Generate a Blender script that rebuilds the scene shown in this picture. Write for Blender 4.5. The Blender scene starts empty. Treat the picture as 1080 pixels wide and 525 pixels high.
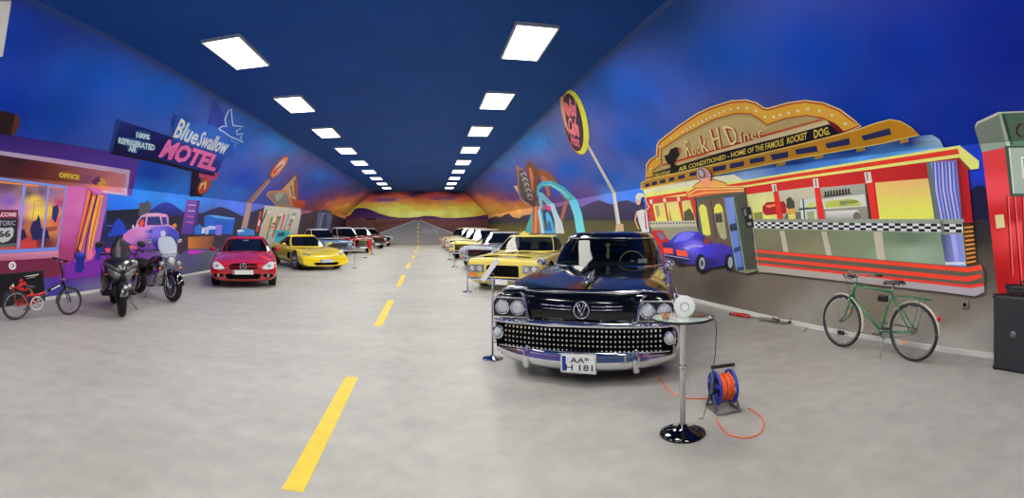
import bpy, bmesh, math, random
from mathutils import Vector, Matrix, noise
from mathutils.geometry import tessellate_polygon
sc = bpy.context.scene
COL = sc.collection
PI = math.pi
# ---------------------------------------------------------------- camera, light, exposure
F, CX, CY, ZC = 515.0, 451.8, 239.0, 1.575        # a stitched phone panorama: a cylinder of this radius in pixels
cam = bpy.data.cameras.new('camera'); camo = bpy.data.objects.new('camera', cam); COL.objects.link(camo)
camo.location = (0, 0, ZC)
camo.rotation_euler = (PI/2, 0, -(540-CX)/F)
cam.type = 'PANO'; cam.panorama_type = 'CENTRAL_CYLINDRICAL'
cam.central_cylindrical_range_u_min = -540/F; cam.central_cylindrical_range_u_max = 540/F
cam.central_cylindrical_range_v_min = -(525-CY)/F; cam.central_cylindrical_range_v_max = CY/F
cam.clip_start = .02; cam.clip_end = 200
sc.camera = camo
w = bpy.data.worlds.new('world'); sc.world = w; w.use_nodes = True
w.node_tree.nodes['Background'].inputs[0].default_value = (.5, .6, .8, 1)
w.node_tree.nodes['Background'].inputs[1].default_value = .02
sc.view_settings.view_transform = 'Standard'; sc.view_settings.look = 'None'
sc.view_settings.gamma = 1; sc.view_settings.use_curve_mapping = False
sc.view_settings.exposure = 0.0
LAMP = 48.0                                       # strength of the ceiling panels
try:
    sc.cycles.use_denoising = True; sc.cycles.max_bounces = 7; sc.cycles.sample_clamp_indirect = 4; sc.cycles.sample_clamp_direct = 4
    sc.cycles.transparent_max_bounces = 12
except Exception: pass
# ---------------------------------------------------------------- helpers
def lin(c):
    return tuple(((v/255)/12.92 if v/255 <= .04045 else ((v/255+.055)/1.055)**2.4) for v in c[:3])
_M = {}
def mat(name, col=(128,128,128), rough=.5, metal=0., coat=0., trans=0., emit=0., noise_=0., nscale=8., alpha=1., spec=.5, ior=1.45):
    if name in _M: return _M[name]
    m = bpy.data.materials.new(name); m.use_nodes = True; nt = m.node_tree; b = nt.nodes['Principled BSDF']
    c = (*lin(col), 1)
    b.inputs['Base Color'].default_value = c; b.inputs['Roughness'].default_value = rough
    b.inputs['Metallic'].default_value = metal; b.inputs['Coat Weight'].default_value = coat; b.inputs['Coat Roughness'].default_value = .03
    b.inputs['Transmission Weight'].default_value = trans; b.inputs['Alpha'].default_value = alpha
    b.inputs['Specular IOR Level'].default_value = spec; b.inputs['IOR'].default_value = ior
    if emit: b.inputs['Emission Color'].default_value = c; b.inputs['Emission Strength'].default_value = emit
    if noise_:
        tc = nt.nodes.new('ShaderNodeTexCoord'); n = nt.nodes.new('ShaderNodeTexNoise'); n.inputs['Scale'].default_value = nscale; n.inputs['Detail'].default_value = 5
        r = nt.nodes.new('ShaderNodeMapRange'); r.inputs['To Min'].default_value = 1-noise_; r.inputs['To Max'].default_value = 1+noise_
        r.inputs['From Min'].default_value = .3; r.inputs['From Max'].default_value = .7
        mx = nt.nodes.new('ShaderNodeVectorMath'); mx.operation = 'SCALE'; mx.inputs[0].default_value = c[:3]
        nt.links.new(tc.outputs['Object'], n.inputs['Vector']); nt.links.new(n.outputs['Fac'], r.inputs['Value'])
        nt.links.new(r.outputs['Result'], mx.inputs['Scale']); nt.links.new(mx.outputs[0], b.inputs['Base Color'])
    _M[name] = m; return m
def tag(o, label=None, cat=None, group=None, kind=None):
    if label: o['label'] = label
    if cat: o['category'] = cat
    if group: o['group'] = group
    if kind: o['kind'] = kind
    return o
def link(name, me, parent=None):
    o = bpy.data.objects.new(name, me); COL.objects.link(o)
    if parent: o.parent = parent
    return o
def empty(name, loc=(0,0,0), rz=0):
    o = bpy.data.objects.new(name, None); COL.objects.link(o); o.location = loc; o.rotation_euler = (0,0,rz); o.empty_display_size = .2
    return o
def copy_tree(o, parent=None):
    c = o.copy(); COL.objects.link(c); c.parent = parent
    for ch in list(o.children): copy_tree(ch, c)
    return c
class MB:
    """collects shapes into one mesh"""
    def __init__(s): s.bm = bmesh.new(); s.mi = 0
    def _f(s, vs, smooth=True):
        try:
            f = s.bm.faces.new(vs); f.smooth = smooth; f.material_index = s.mi; return f
        except ValueError: return None
    def box(s, c, d, M=None, bev=0., taper=1.):
        vs = []
        for z in (-.5,.5):
            k = taper if z > 0 else 1
            for x, y in ((-.5,-.5),(.5,-.5),(.5,.5),(-.5,.5)):
                p = Vector((x*d[0]*k, y*d[1]*k, z*d[2]))
                if M: p = M @ p
                vs.append(s.bm.verts.new(p+Vector(c)))
        fs = [s._f([vs[i] for i in q], False) for q in ((3,2,1,0),(4,5,6,7),(0,1,5,4),(1,2,6,5),(2,3,7,6),(3,0,4,7))]
        if bev:
            es = list({e for f in fs if f for e in f.edges})
            r = bmesh.ops.bevel(s.bm, geom=es, offset=bev, segments=2, affect='EDGES', profile=.5)
            for f in r['faces']: f.smooth = True; f.material_index = s.mi
        return s
    def tube(s, pts, r, n=8, closed=False, cap=True, flat=None):
        pts = [Vector(p) for p in pts]; N = len(pts); rings = []
        rs = r if isinstance(r, (list, tuple)) else [r]*N
        ref = None
        for i, p in enumerate(pts):
            a = pts[(i-1) % N] if (closed or i) else p; b = pts[(i+1) % N] if (closed or i < N-1) else p
            t = (b-a).normalized()
            if ref is None:
                ref = Vector((0,0,1)) if abs(t.z) < .9 else Vector((1,0,0))
            u = (ref - t*ref.dot(t))
            if u.length < 1e-4: u = t.orthogonal()
            u.normalize(); v = t.cross(u); ref = u
            ku, kv = flat or (1,1)
            rings.append([s.bm.verts.new(p+(u*math.cos(2*PI*k/n)*ku+v*math.sin(2*PI*k/n)*kv)*rs[i]) for k in range(n)])
        for i in range(N if closed else N-1):
            A, B = rings[i], rings[(i+1) % N]
            off = 0
            if closed and i == N-1:
                off = min(range(n), key=lambda o: (A[0].co-B[o].co).length)
            for k in range(n): s._f([A[k], A[(k+1) % n], B[(k+1+off) % n], B[(k+off) % n]])
        if cap and not closed:
            s._f(rings[0][::-1], False); s._f(rings[-1], False)
        return s
    def lathe(s, prof, c=(0,0,0), axis='z', n=24, cap=True, M=None):
        rings = []
        for r, h in prof:
            ring = []
            for k in range(n):
                a = 2*PI*k/n; x, y = r*math.cos(a), r*math.sin(a)
                p = Vector((x,y,h)) if axis == 'z' else (Vector((x,h,y)) if axis == 'y' else Vector((h,x,y)))
                if M: p = M @ p
                ring.append(s.bm.verts.new(p+Vector(c)))
            rings.append(ring)
        for A, B in zip(rings, rings[1:]):
            for k in range(n): s._f([A[k], A[(k+1) % n], B[(k+1) % n], B[k]])
        if cap:
            if prof[0][0] > 1e-5: s._f(rings[0][::-1], False)
            if prof[-1][0] > 1e-5: s._f(rings[-1], False)
        return s
    def ball(s, c, r, n=12, m=8, M=None):
        r = r if isinstance(r, (tuple, list)) else (r,r,r)
        prev = None
        for j in range(m+1):
            ph = PI*j/m
            ring = []
            for k in range(n):
                p = Vector((r[0]*math.sin(ph)*math.cos(2*PI*k/n), r[1]*math.sin(ph)*math.sin(2*PI*k/n), r[2]*math.cos(ph)))
                if M: p = M @ p
                ring.append(p+Vector(c))
            if j == 0: cur = [s.bm.verts.new(ring[0])]
            elif j == m: cur = [s.bm.verts.new(ring[0])]
            else: cur = [s.bm.verts.new(p) for p in ring]
            if prev:
                for k in range(n):
                    a = prev[k % len(prev)]; b = prev[(k+1) % len(prev)]; c2 = cur[(k+1) % len(cur)]; d = cur[k % len(cur)]
                    vs = [v for i, v in enumerate((a,b,c2,d)) if v not in (a,b,c2,d)[:i]]
                    s._f(vs[::-1])
            prev = cur
        return s
    def prism(s, pts, h0, h1, axis='z', bev=0.):
        """pts 2-D outline; axis z: (x,y); axis y: (x,z); axis x: (y,z)"""
        def P(p, h): return {'z': (p[0],p[1],h), 'y': (p[0],h,p[1]), 'x': (h,p[0],p[1])}[axis]
        A = [s.bm.verts.new(P(p,h0)) for p in pts]; B = [s.bm.verts.new(P(p,h1)) for p in pts]
        fs = [s._f(A[::-1], False), s._f(B, False)]
        n = len(pts)
        for k in range(n): fs.append(s._f([A[k],A[(k+1)%n],B[(k+1)%n],B[k]], False))
        if bev:
            es = list({e for f in fs[:2] if f for e in f.edges})
            bmesh.ops.bevel(s.bm, geom=es, offset=bev, segments=2, affect='EDGES')
        return s
    def grid(s, G, closed_u=False, smooth=True):
        """G rows of points"""
        V = [[s.bm.verts.new(p) for p in row] for row in G]
        nu = len(G[0])
        for i in range(len(V)-1):
            for k in range(nu if closed_u else nu-1):
                s._f([V[i][k],V[i][(k+1)%nu],V[i+1][(k+1)%nu],V[i+1][k]], smooth)
        return V
    def build(s, name, m, parent=None, xf=None, fixn=True, solid=0.):
        if fixn: bmesh.ops.recalc_face_normals(s.bm, faces=s.bm.faces[:])
        if xf is not None: s.bm.transform(xf)
        me = bpy.data.meshes.new(name); s.bm.to_mesh(me); s.bm.free()
        for q in (m if isinstance(m, (list, tuple)) else [m]): me.materials.append(q)
        o = link(name, me, parent)
        if solid:
            md = o.modifiers.new('s', 'SOLIDIFY'); md.thickness = solid; md.offset = 0
        return o
def split_loose(o):
    """every separate piece of a part becomes a part of its own"""
    bm = bmesh.new(); bm.from_mesh(o.data); seen = set(); groups = []
    for f in bm.faces:
        if f.index in seen: continue
        st = [f]; seen.add(f.index); g = []
        while st:
            q = st.pop(); g.append(q.index)
            for e in q.edges:
                for r in e.link_faces:
                    if r.index not in seen: seen.add(r.index); st.append(r)
        groups.append(set(g))
    bm.free()
    if len(groups) < 2: return [o]
    out = []; nm = o.name.split('.')[0]; src = o.data
    for g in groups:
        me = bpy.data.meshes.new(nm); vs = {}; F_ = []; S_ = []; M_ = []
        for i in sorted(g):
            p = src.polygons[i]; F_.append([vs.setdefault(v, len(vs)) for v in p.vertices]); S_.append(p.use_smooth); M_.append(p.material_index)
        me.from_pydata([src.vertices[v].co.copy() for v in vs], [], F_); me.update()
        for p, s_, mi in zip(me.polygons, S_, M_): p.use_smooth = s_; p.material_index = mi
        for q in src.materials: me.materials.append(q)
        if not out: o.data = me; out.append(o)
        else:
            c = bpy.data.objects.new(nm, me); COL.objects.link(c); c.parent = o.parent; c.matrix_local = o.matrix_local.copy(); out.append(c)
    return out
def on_surface(body, pts, d, off=.006, start=3.):
    """drop points on a body along direction d"""
    from mathutils.bvhtree import BVHTree
    if not hasattr(on_surface, 'c') or on_surface.c[0] is not body.data:
        on_surface.c = (body.data, BVHTree.FromPolygons([v.co for v in body.data.vertices], [list(p.vertices) for p in body.data.polygons]))
    d = Vector(d).normalized(); out = []
    for p in pts:
        p = Vector(p); h = on_surface.c[1].ray_cast(p-d*start, d); out.append((h[0] if h[0] is not None else p)-d*off)
    return out
def surf_patch(name, m, parent, body, outline, d, off=.006, nn=5, dome=0.):
    """a lens or panel following the body: outline points are projected along d"""
    c = sum((Vector(p) for p in outline), Vector())/len(outline); b = MB(); rings = []
    n = len(outline)
    O = []
    for i in range(n):
        a, e = Vector(outline[i]), Vector(outline[(i+1)%n]); O += [a+(e-a)*k/4 for k in range(4)]
    for j in range(nn+1):
        k = 1-j/nn
        rings.append(on_surface(body, [c+(p-c)*max(k,.02) for p in O], d, off+dome*(1-k*k)))
    edge = [p+Vector(d).normalized()*.03 for p in rings[0]]
    V = b.grid([edge]+rings, closed_u=True); b._f(V[-1])
    return b.build(name, m, parent)
def quick(name, m, parent, fn, **k):
    b = MB(); fn(b); return b.build(name, m, parent, **k)
def arc(c, r, a0, a1, n, plane='xz'):
    out = []
    for i in range(n+1):
        a = math.radians(a0+(a1-a0)*i/n); u, v = r*math.cos(a), r*math.sin(a)
        out.append({'xz': (c[0]+u,c[1],c[2]+v), 'yz': (c[0],c[1]+u,c[2]+v), 'xy': (c[0]+u,c[1]+v,c[2])}[plane])
    return out
# pixels of the photo to places in the hall
def ray(px, py):
    a = (px-CX)/F; return math.sin(a), math.cos(a), (CY-py)/F
def ground(px, py):
    d = ray(px, py); k = -ZC/d[2]; return Vector((d[0]*k, d[1]*k, 0))
def project(p):
    return CX+F*math.atan2(p[0], p[1]), CY-F*(p[2]-ZC)/math.hypot(p[0], p[1])
# ---------------------------------------------------------------- the hall
XR, XL, ZS, ZT, XCR, XCL, YE, YB = 5.36, -7.42, 2.58, 4.725, 3.2, -4.9, 43.5, -7.0
class Wall:
    def __init__(s, kind):
        s.k = kind
        if kind != 'end':
            s.x0, s.x1 = (XR, XCR) if kind == 'right' else (XL, XCL)
            d = Vector((s.x1-s.x0, 0, ZT-ZS)); s.len = d.length; s.d = d.normalized()
            sg = -1 if kind == 'right' else 1
            s.nlow = Vector((sg,0,0)); s.nup = Vector((sg*abs(s.d.z),0,-abs(s.d.x)))
    def uv(s, px, py):
        d = ray(px, py)
        if s.k == 'end':
            k = YE/d[1]; return d[0]*k, ZC+d[2]*k
        if abs(d[0]) < 1e-6: return 40, 2
        k = s.x0/d[0]; z = ZC+d[2]*k
        if z <= ZS: return d[1]*k, z
        # haunch: point (x0+q*dx, ZS+q*dz)
        den = d[0]*s.d.z - d[2]*s.d.x
        k = (s.x0*s.d.z - (ZS-ZC)*s.d.x)/den
        q = (ZC+d[2]*k-ZS)/s.d.z
        return d[1]*k, ZS+q
    def xyz(s, u, t, off=0.):
        if s.k == 'end': return Vector((u, YE-off, t))
        if t <= ZS: return Vector((s.x0, u, t))+s.nlow*off
        return Vector((s.x0, u, ZS))+s.d*(t-ZS)+s.nup*off
    def px(s, u, t): return project(s.xyz(u, t))
WR, WL, WE = Wall('right'), Wall('left'), Wall('end')
def paint_mat(name, rough=.6, nz=.06, nscale=1.5):
    m = bpy.data.materials.new(name); m.use_nodes = True; nt = m.node_tree; b = nt.nodes['Principled BSDF']
    a = nt.nodes.new('ShaderNodeVertexColor'); a.layer_name = 'Col'
    tc = nt.nodes.new('ShaderNodeTexCoord'); n = nt.nodes.new('ShaderNodeTexNoise'); n.inputs['Scale'].default_value = nscale; n.inputs['Detail'].default_value = 6
    r = nt.nodes.new('ShaderNodeMapRange'); r.inputs['From Min'].default_value = .3; r.inputs['From Max'].default_value = .7
    r.inputs['To Min'].default_value = 1-nz; r.inputs['To Max'].default_value = 1+nz
    mx = nt.nodes.new('ShaderNodeVectorMath'); mx.operation = 'SCALE'
    L = nt.links.new
    L(tc.outputs['Object'], n.inputs['Vector']); L(n.outputs['Fac'], r.inputs['Value']); L(a.outputs['Color'], mx.inputs[0])
    L(r.outputs['Result'], mx.inputs['Scale']); L(mx.outputs[0], b.inputs['Base Color'])
    b.inputs['Roughness'].default_value = rough; b.inputs['Specular IOR Level'].default_value = .18
    return m
PAINT = paint_mat('mural_paint'); WALLPAINT = paint_mat('wall_paint', nz=.13, nscale=.9)
def idw(anchors, pw=3.2, kx=1.):
    A = [(x, y, lin(c)) for x, y, c in anchors]
    def f(px, py):
        sw = 0; r = [0,0,0]
        for x, y, c in A:
            d = ((kx*(px-x))**2+((py-y)*1.5)**2)**.5+1.5; w_ = d**-pw; sw += w_
            for i in range(3): r[i] += c[i]*w_
        return [v/sw for v in r]
    return f
def vgrad(y0, c0, y1, c1):
    a, b = lin(c0), lin(c1)
    def f(px, py):
        t = min(1, max(0, (py-y0)/(y1-y0))); return [a[i]+(b[i]-a[i])*t for i in range(3)]
    return f
def hgrad(x0, c0, x1, c1):
    a, b = lin(c0), lin(c1)
    def f(px, py):
        t = min(1, max(0, (px-x0)/(x1-x0))); return [a[i]+(b[i]-a[i])*t for i in range(3)]
    return f
class Mural:
    """paint on one wall: shapes given as seen in the photo, laid flat on the wall"""
    STEP = .0005
    def __init__(s, wall, base=0, gain=None): s.gain = gain; s.w = wall; s.V = []; s.Fc = []; s.C = []; s.lv = base
    def _emit(s, bm, col, lv, gridn):
        w_ = s.w
        if w_.k != 'end':
            g = bm.verts[:]+bm.edges[:]+bm.faces[:]
            bmesh.ops.bisect_plane(bm, geom=g, plane_co=(0,ZS,0), plane_no=(0,1,0))
        if gridn:
            us = [v.co.x for v in bm.verts]; ts = [v.co.y for v in bm.verts]
            for ax, (a, b) in enumerate(((min(us),max(us)),(min(ts),max(ts)))):
                for i in range(1, gridn):
                    q = a+(b-a)*i/gridn; co = (q,0,0) if ax == 0 else (0,q,0); no = (1,0,0) if ax == 0 else (0,1,0)
                    bmesh.ops.bisect_plane(bm, geom=bm.verts[:]+bm.edges[:]+bm.faces[:], plane_co=co, plane_no=no)
        bmesh.ops.triangulate(bm, faces=bm.faces[:])
        bm.verts.ensure_lookup_table(); n0 = len(s.V); off = .004+lv*s.STEP
        gn = s.gain or {'right': 1.35, 'left': 1.08, 'end': 1.0}[w_.k]; gf = lambda c: tuple(min(.93, v*gn) for v in c)
        cst = None if callable(col) else gf(lin(col))
        for i, v in enumerate(bm.verts):
            v.index = i; s.V.append((v.co.x, v.co.y, off))
            s.C.append(cst if cst else gf(col(*w_.px(v.co.x, v.co.y))))
        for f in bm.faces:
            if w_.k != 'end' and all(abs(v.co.y-ZS) < 1e-5 for v in f.verts): continue
            s.Fc.append(([n0+v.index for v in f.verts], sum(v.co.y for v in f.verts)/3 > ZS))
        bm.free()
    def poly(s, pts, col, lv=None, gridn=0):
        if lv is None: s.lv += 1; lv = s.lv
        if callable(col) and not gridn: gridn = 6
        q = []
        n = len(pts)
        for i in range(n):
            (x0,y0), (x1,y1) = pts[i], pts[(i+1)%n]
            k = max(1, int(math.hypot(x1-x0,y1-y0)/7))
            for j in range(k): q.append((x0+(x1-x0)*j/k, y0+(y1-y0)*j/k))
        bm = bmesh.new(); P = [Vector((*s.w.uv(*p), 0)) for p in q]
        for t3 in tessellate_polygon([P]):
            A = [P[i] for i in t3]
            if (A[1]-A[0]).cross(A[2]-A[0]).length > 1e-6: bm.faces.new([bm.verts.new(p) for p in A])
        s._emit(bm, col, lv, gridn); return s
    def ell(s, cx, cy, rx, ry, col, rot=0, lv=None, n=28, gridn=0):
        c, d = math.cos(math.radians(rot)), math.sin(math.radians(rot))
        return s.poly([(cx+rx*math.cos(a)*c-ry*math.sin(a)*d, cy+rx*math.cos(a)*d+ry*math.sin(a)*c) for a in [2*PI*i/n for i in range(n)]], col, lv, gridn)
    def line(s, pts, wd, col, lv=None):
        """a stroke"""
        if lv is None: s.lv += 1; lv = s.lv
        ws = wd if isinstance(wd, (list, tuple)) else [wd]*len(pts)
        Lp, Rp = [], []
        for i, p in enumerate(pts):
            a = pts[max(0,i-1)]; b = pts[min(len(pts)-1,i+1)]; dx, dy = b[0]-a[0], b[1]-a[1]; l = math.hypot(dx,dy) or 1
            nx, ny = -dy/l*ws[i]/2, dx/l*ws[i]/2
            Lp.append((p[0]+nx,p[1]+ny)); Rp.append((p[0]-nx,p[1]-ny))
        for i in range(len(pts)-1):
            s.poly([Lp[i],Lp[i+1],Rp[i+1],Rp[i]], col, lv)
        return s
    def text(s, txt, quad, col, lv=None, bold=0., shear=0., spacing=1.):
        """quad: bottom-left, bottom-right, top-right, top-left"""
        if lv is None: s.lv += 1; lv = s.lv
        V, Fs = text_mesh(txt, bold, shear, spacing)
        bl, br, tr, tl = quad
        bm = bmesh.new(); vs = []
        for u, v in V:
            x = (bl[0]*(1-u)+br[0]*u)*(1-v)+(tl[0]*(1-u)+tr[0]*u)*v; y = (bl[1]*(1-u)+br[1]*u)*(1-v)+(tl[1]*(1-u)+tr[1]*u)*v
            vs.append(bm.verts.new((*s.w.uv(x,y),0)))
        for f in Fs:
            try: bm.faces.new([vs[i] for i in f])
            except ValueError: pass
        s._emit(bm, col, lv, 0); return s
    def build(s, name, parent=None, label=None):
        me = bpy.data.meshes.new(name)
        # vertices on the crease belong to both planes: they keep the offset of the lower one
        P = [s.w.xyz(u,t,o) for u,t,o in s.V]
        me.from_pydata(P, [], [f for f, _ in s.Fc]); me.update()
        ca = me.color_attributes.new('Col', 'FLOAT_COLOR', 'POINT')
        for i, c in enumerate(s.C): ca.data[i].color = (*c, 1)
        me.materials.append(PAINT)
        o = link(name, me, parent)
        if label: o['label'] = label
        return o
def text_mesh(txt, bold=0., shear=0., spacing=1.):
    c = bpy.data.curves.new('t', 'FONT'); c.body = txt; c.offset = bold; c.shear = shear; c.space_character = spacing; c.resolution_u = 2; c.fill_mode = 'FRONT'
    o = bpy.data.objects.new('t', c); COL.objects.link(o)
    dg = bpy.context.evaluated_depsgraph_get(); me = bpy.data.meshes.new_from_object(o.evaluated_get(dg))
    bpy.data.objects.remove(o); V = [(v.co.x, v.co.y) for v in me.vertices]; Fs = [list(p.vertices) for p in me.polygons]
    bpy.data.meshes.remove(me)
    x0, x1 = min(v[0] for v in V), max(v[0] for v in V); y0, y1 = min(v[1] for v in V), max(v[1] for v in V)
    return [((x-x0)/(x1-x0), (y-y0)/(y1-y0)) for x, y in V], Fs
def sign_text(name, txt, m, parent, origin, ux, uy, w_, h_, bold=0., shear=0.):
    """flat lettering on an object: origin = bottom-left corner, ux / uy unit directions"""
    V, Fs = text_mesh(txt, bold, shear); o_, ux, uy = Vector(origin), Vector(ux), Vector(uy)
    me = bpy.data.meshes.new(name); me.from_pydata([o_+ux*(u*w_)+uy*(v*h_) for u, v in V], [], Fs); me.update(); me.materials.append(m)
    return link(name, me, parent)
# walls with painted sky
def wall_grid(name, wall, field):
    V, Fs, C = [], [], []
    if wall.k == 'end':
        us = [XL+(XR-XL)*i/150 for i in range(151)]; ts = [ZT*i/110 for i in range(111)]
    else:
        us = [YB]; y = 0.
        us += [-3.5, 0.]
        while y < YE-.4: y += .22+.008*y; us.append(min(y, YE))
        if us[-1] < YE: us.append(YE)
        ts = [ZS*i/13 for i in range(14)]+[ZS+wall.len*i/12 for i in range(1,13)]
    for t in ts:
        for u in us:
            if wall.k == 'end':
                lim = XR if t <= ZS else XR+(XCR-XR)*(t-ZS)/(ZT-ZS); lm = XL if t <= ZS else XL+(XCL-XL)*(t-ZS)/(ZT-ZS)
                u = min(lim, max(lm, u))
            p = wall.xyz(u, t); V.append(p)
            px, py = project(p if p.y > .5 else Vector((p.x, .5, p.z))); C.append(field(px, py))
    n = len(us)
    for i in range(len(ts)-1):
        for k in range(n-1):
            q = [i*n+k, i*n+k+1, (i+1)*n+k+1, (i+1)*n+k]
            Fs.append(q if wall.k != 'right' else q[::-1])
    me = bpy.data.meshes.new(name); me.from_pydata(V, [], Fs); me.update()
    ca = me.color_attributes.new('Col', 'FLOAT_COLOR', 'POINT')
    for i, c in enumerate(C): ca.data[i].color = (*c, 1)
    me.materials.append(WALLPAINT)
    return tag(link(name, me), kind='structure')
def cloudy(base, amt, sx, sy, seed=0):
    def f(px, py):
        n1 = noise.fractal(Vector((px*sx, py*sy, seed)), 1, 2, 5); n2 = noise.fractal(Vector((px*sx*.7+9, py*sy*.7, seed+4)), 1, 2, 4)
        return base(px+n2*amt*1.6, py+n1*amt)
    return f
BLUE = (8,66,160)
right_field = idw([(530,188,(20,76,190)),(518,188,(18,72,180)),(495,192,(18,66,165)),(485,197,(24,56,140)),(497,199,(40,44,120)),(508,200,(50,40,110)),(500,204,(120,50,90)),(507,209,(220,110,70)),(548,206,(60,56,150)),(560,207,(60,66,160)),(503,190,(22,60,130)),(512,198,(40,44,110)),(522,200,(44,60,150)),(535,198,(24,70,170)),(548,198,(20,74,180)),(560,200,(24,66,170)),(518,206,(150,60,90)),(528,208,(120,56,110)),(540,209,(110,56,130)),(515,211,(235,130,70)),(525,216,(250,170,70)),(540,217,(245,160,80)),(518,221,(255,205,90)),(545,221,(255,190,90)),(575,219,(150,90,110)),(700,20,(10,72,152)),(760,60,(4,82,189)),(860,60,(0,72,195)),(960,60,(0,54,183)),(1060,60,(0,39,170)),(1060,10,(0,39,158)),
    (640,90,(10,95,201)),(560,150,(34,128,225)),(600,180,(16,98,219)),(670,150,(8,98,219)),(530,170,(36,121,207)),(640,190,(14,90,213)),(660,100,(8,90,207)),
    (500,185,(20,50,110)),(515,195,(70,60,120)),(512,204,(90,46,100)),(512,215,(240,150,70)),(512,224,(250,190,90)),(535,205,(90,60,130)),(530,213,(200,110,80)),(530,222,(248,180,80)),
    (550,215,(225,130,70)),(560,205,(60,82,183)),(560,223,(225,150,90)),(580,212,(120,70,150)),(590,200,(40,95,219)),(610,208,(110,80,170)),(625,206,(120,90,180)),(640,204,(90,146,244)),(650,210,(70,134,244)),(670,205,(50,134,250)),
    (520,236,(110,75,60)),(550,240,(95,90,50)),(600,240,(95,95,50)),(640,240,(100,90,45)),(680,240,(95,85,40)),(640,228,(60,55,80)),
    (720,290,(95,85,75)),(760,300,(88,80,70)),(800,310,(120,110,98)),(860,330,(150,145,135)),(820,290,(120,108,92)),(930,320,(128,118,100)),(960,350,(165,160,150)),(1000,330,(125,115,100)),(1010,365,(170,165,158)),(1035,360,(160,155,148)),
    (1030,230,(30,30,36)),(1030,250,(45,40,38)),(1035,280,(85,78,66)),(1032,200,(16,20,80)),(1035,180,(10,57,207)),(1010,130,(0,52,183)),(920,120,(0,64,195)),(1040,150,(8,57,183))])
left_field = idw([(385,195,(20,56,140)),(392,199,(30,44,120)),(378,200,(40,40,110)),(370,203,(70,44,110)),(380,206,(160,70,90)),(372,210,(230,120,70)),(365,190,(20,70,170)),(350,188,(20,76,185)),(335,188,(18,78,190)),(325,206,(60,56,140)),(376,198,(24,50,120)),(366,199,(36,44,110)),(356,198,(36,64,150)),(345,196,(30,72,165)),(334,196,(26,74,170)),(325,199,(30,64,160)),(362,205,(130,56,90)),(350,208,(120,50,110)),(340,207,(80,50,120)),(360,212,(235,130,60)),(348,215,(235,130,70)),(356,220,(250,180,70)),(342,220,(210,110,80)),(330,214,(130,66,110)),(366,218,(255,200,80)),(20,40,(0,57,170)),(100,80,(0,85,201)),(60,120,(0,72,183)),(10,110,(0,57,183)),(170,100,(0,95,207)),(240,150,(10,105,225)),(160,180,(10,77,201)),(280,130,(16,108,213)),
    (300,150,(40,128,231)),(260,190,(20,87,225)),(340,185,(40,108,195)),(330,200,(60,82,183)),(350,204,(80,50,120)),(340,214,(150,75,100)),(362,212,(225,120,70)),(355,222,(240,150,70)),(335,220,(170,85,85)),(366,224,(250,190,90)),(318,212,(100,60,140)),(325,205,(70,82,195)),
    (290,208,(60,95,231)),(250,205,(60,134,255)),(200,205,(50,146,255)),(150,205,(40,146,255)),(250,218,(80,121,244)),(130,215,(30,121,255)),(190,214,(50,146,255)),
    (130,235,(16,18,40)),(120,255,(20,24,60)),(190,235,(28,22,40)),(230,235,(40,34,50)),(270,240,(50,40,45)),(310,240,(60,44,44)),(350,240,(80,50,45)),
    (70,290,(90,50,150)),(60,305,(60,63,152)),(100,285,(110,45,150)),(100,305,(110,108,150)),(140,295,(110,90,150)),(180,280,(95,105,120)),(220,275,(80,90,100)),(240,262,(90,90,100)),(150,275,(120,60,160)),(20,300,(110,60,130)),(200,270,(90,80,130)),
    (270,262,(60,55,60)),(330,255,(50,42,44))])
_end = idw([(370,203.5,(16,30,90)),(400,203,(14,24,80)),(440,203,(12,20,74)),(480,203,(14,24,80)),(510,203.5,(30,50,110)),
    (375,209,(120,60,110)),(392,208.5,(200,90,100)),(410,207.5,(236,130,100)),(425,208,(225,110,100)),(435,206,(60,40,120)),(450,206.5,(210,90,100)),(465,206.5,(200,90,110)),(480,206.5,(150,70,110)),(500,208,(220,110,90)),
    (402,211,(80,70,190)),(412,210.5,(110,90,190)),(396,212,(190,100,110)),(445,210,(240,130,70)),(462,209.5,(90,80,170)),(475,209.5,(130,90,170)),(430,211,(250,160,80)),(490,210.5,(240,130,80)),(510,212,(240,130,70)),
    (375,215,(255,190,90)),(395,215.5,(255,210,100)),(415,214.5,(255,205,110)),(435,214.5,(255,165,80)),(455,213.5,(255,150,80)),(475,213.5,(255,175,90)),(500,215,(255,195,90)),
    (375,220,(255,225,110)),(405,220,(255,238,130)),(425,219,(255,225,110)),(440,218.5,(255,200,90)),(460,218.5,(255,190,80)),(480,219,(255,225,110)),(505,220,(255,225,110)),
    (420,225,(255,240,140)),(440,225,(255,245,160)),(465,224,(255,238,140)),(490,225,(255,240,140)),(510,226,(250,190,90)),(380,226,(250,190,80)),
    (400,236,(100,64,58)),(480,238,(110,70,58)),(380,250,(80,54,48)),(500,250,(95,66,54)),(440,236,(110,75,70))], 3.6, .38)
_endc = cloudy(_end, 1.3, .04, .2)
wall_end = wall_grid('wall_end', WE, lambda x, y: [min(.93, v*k) for v, k in zip(_endc(x, y), (1.6,1.2,.85))])
wall_right = wall_grid('wall_right', WR, cloudy(right_field, 1.6, .02, .05, 3))
wall_left = wall_grid('wall_left', WL, cloudy(left_field, 1.6, .02, .05, 7))
def struct(name, m, fn): b = MB(); fn(b); return tag(b.build(name, m, None), kind='structure')
m_ceil = mat('ceiling_paint', (14,74,158), .75, noise_=.1, nscale=.6, spec=.2)
struct('ceiling', m_ceil, lambda b: b.box(((XCR+XCL)/2, (YE+YB)/2, ZT+.1), (XCR-XCL+.02, YE-YB+.4, .2)))
struct('wall_back', mat('back_wall', (60,80,120), .8), lambda b: b.prism([(XL,0),(XR,0),(XR,ZS),(XCR,ZT),(XCL,ZT),(XL,ZS)], YB-.2, YB, 'y'))
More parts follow.
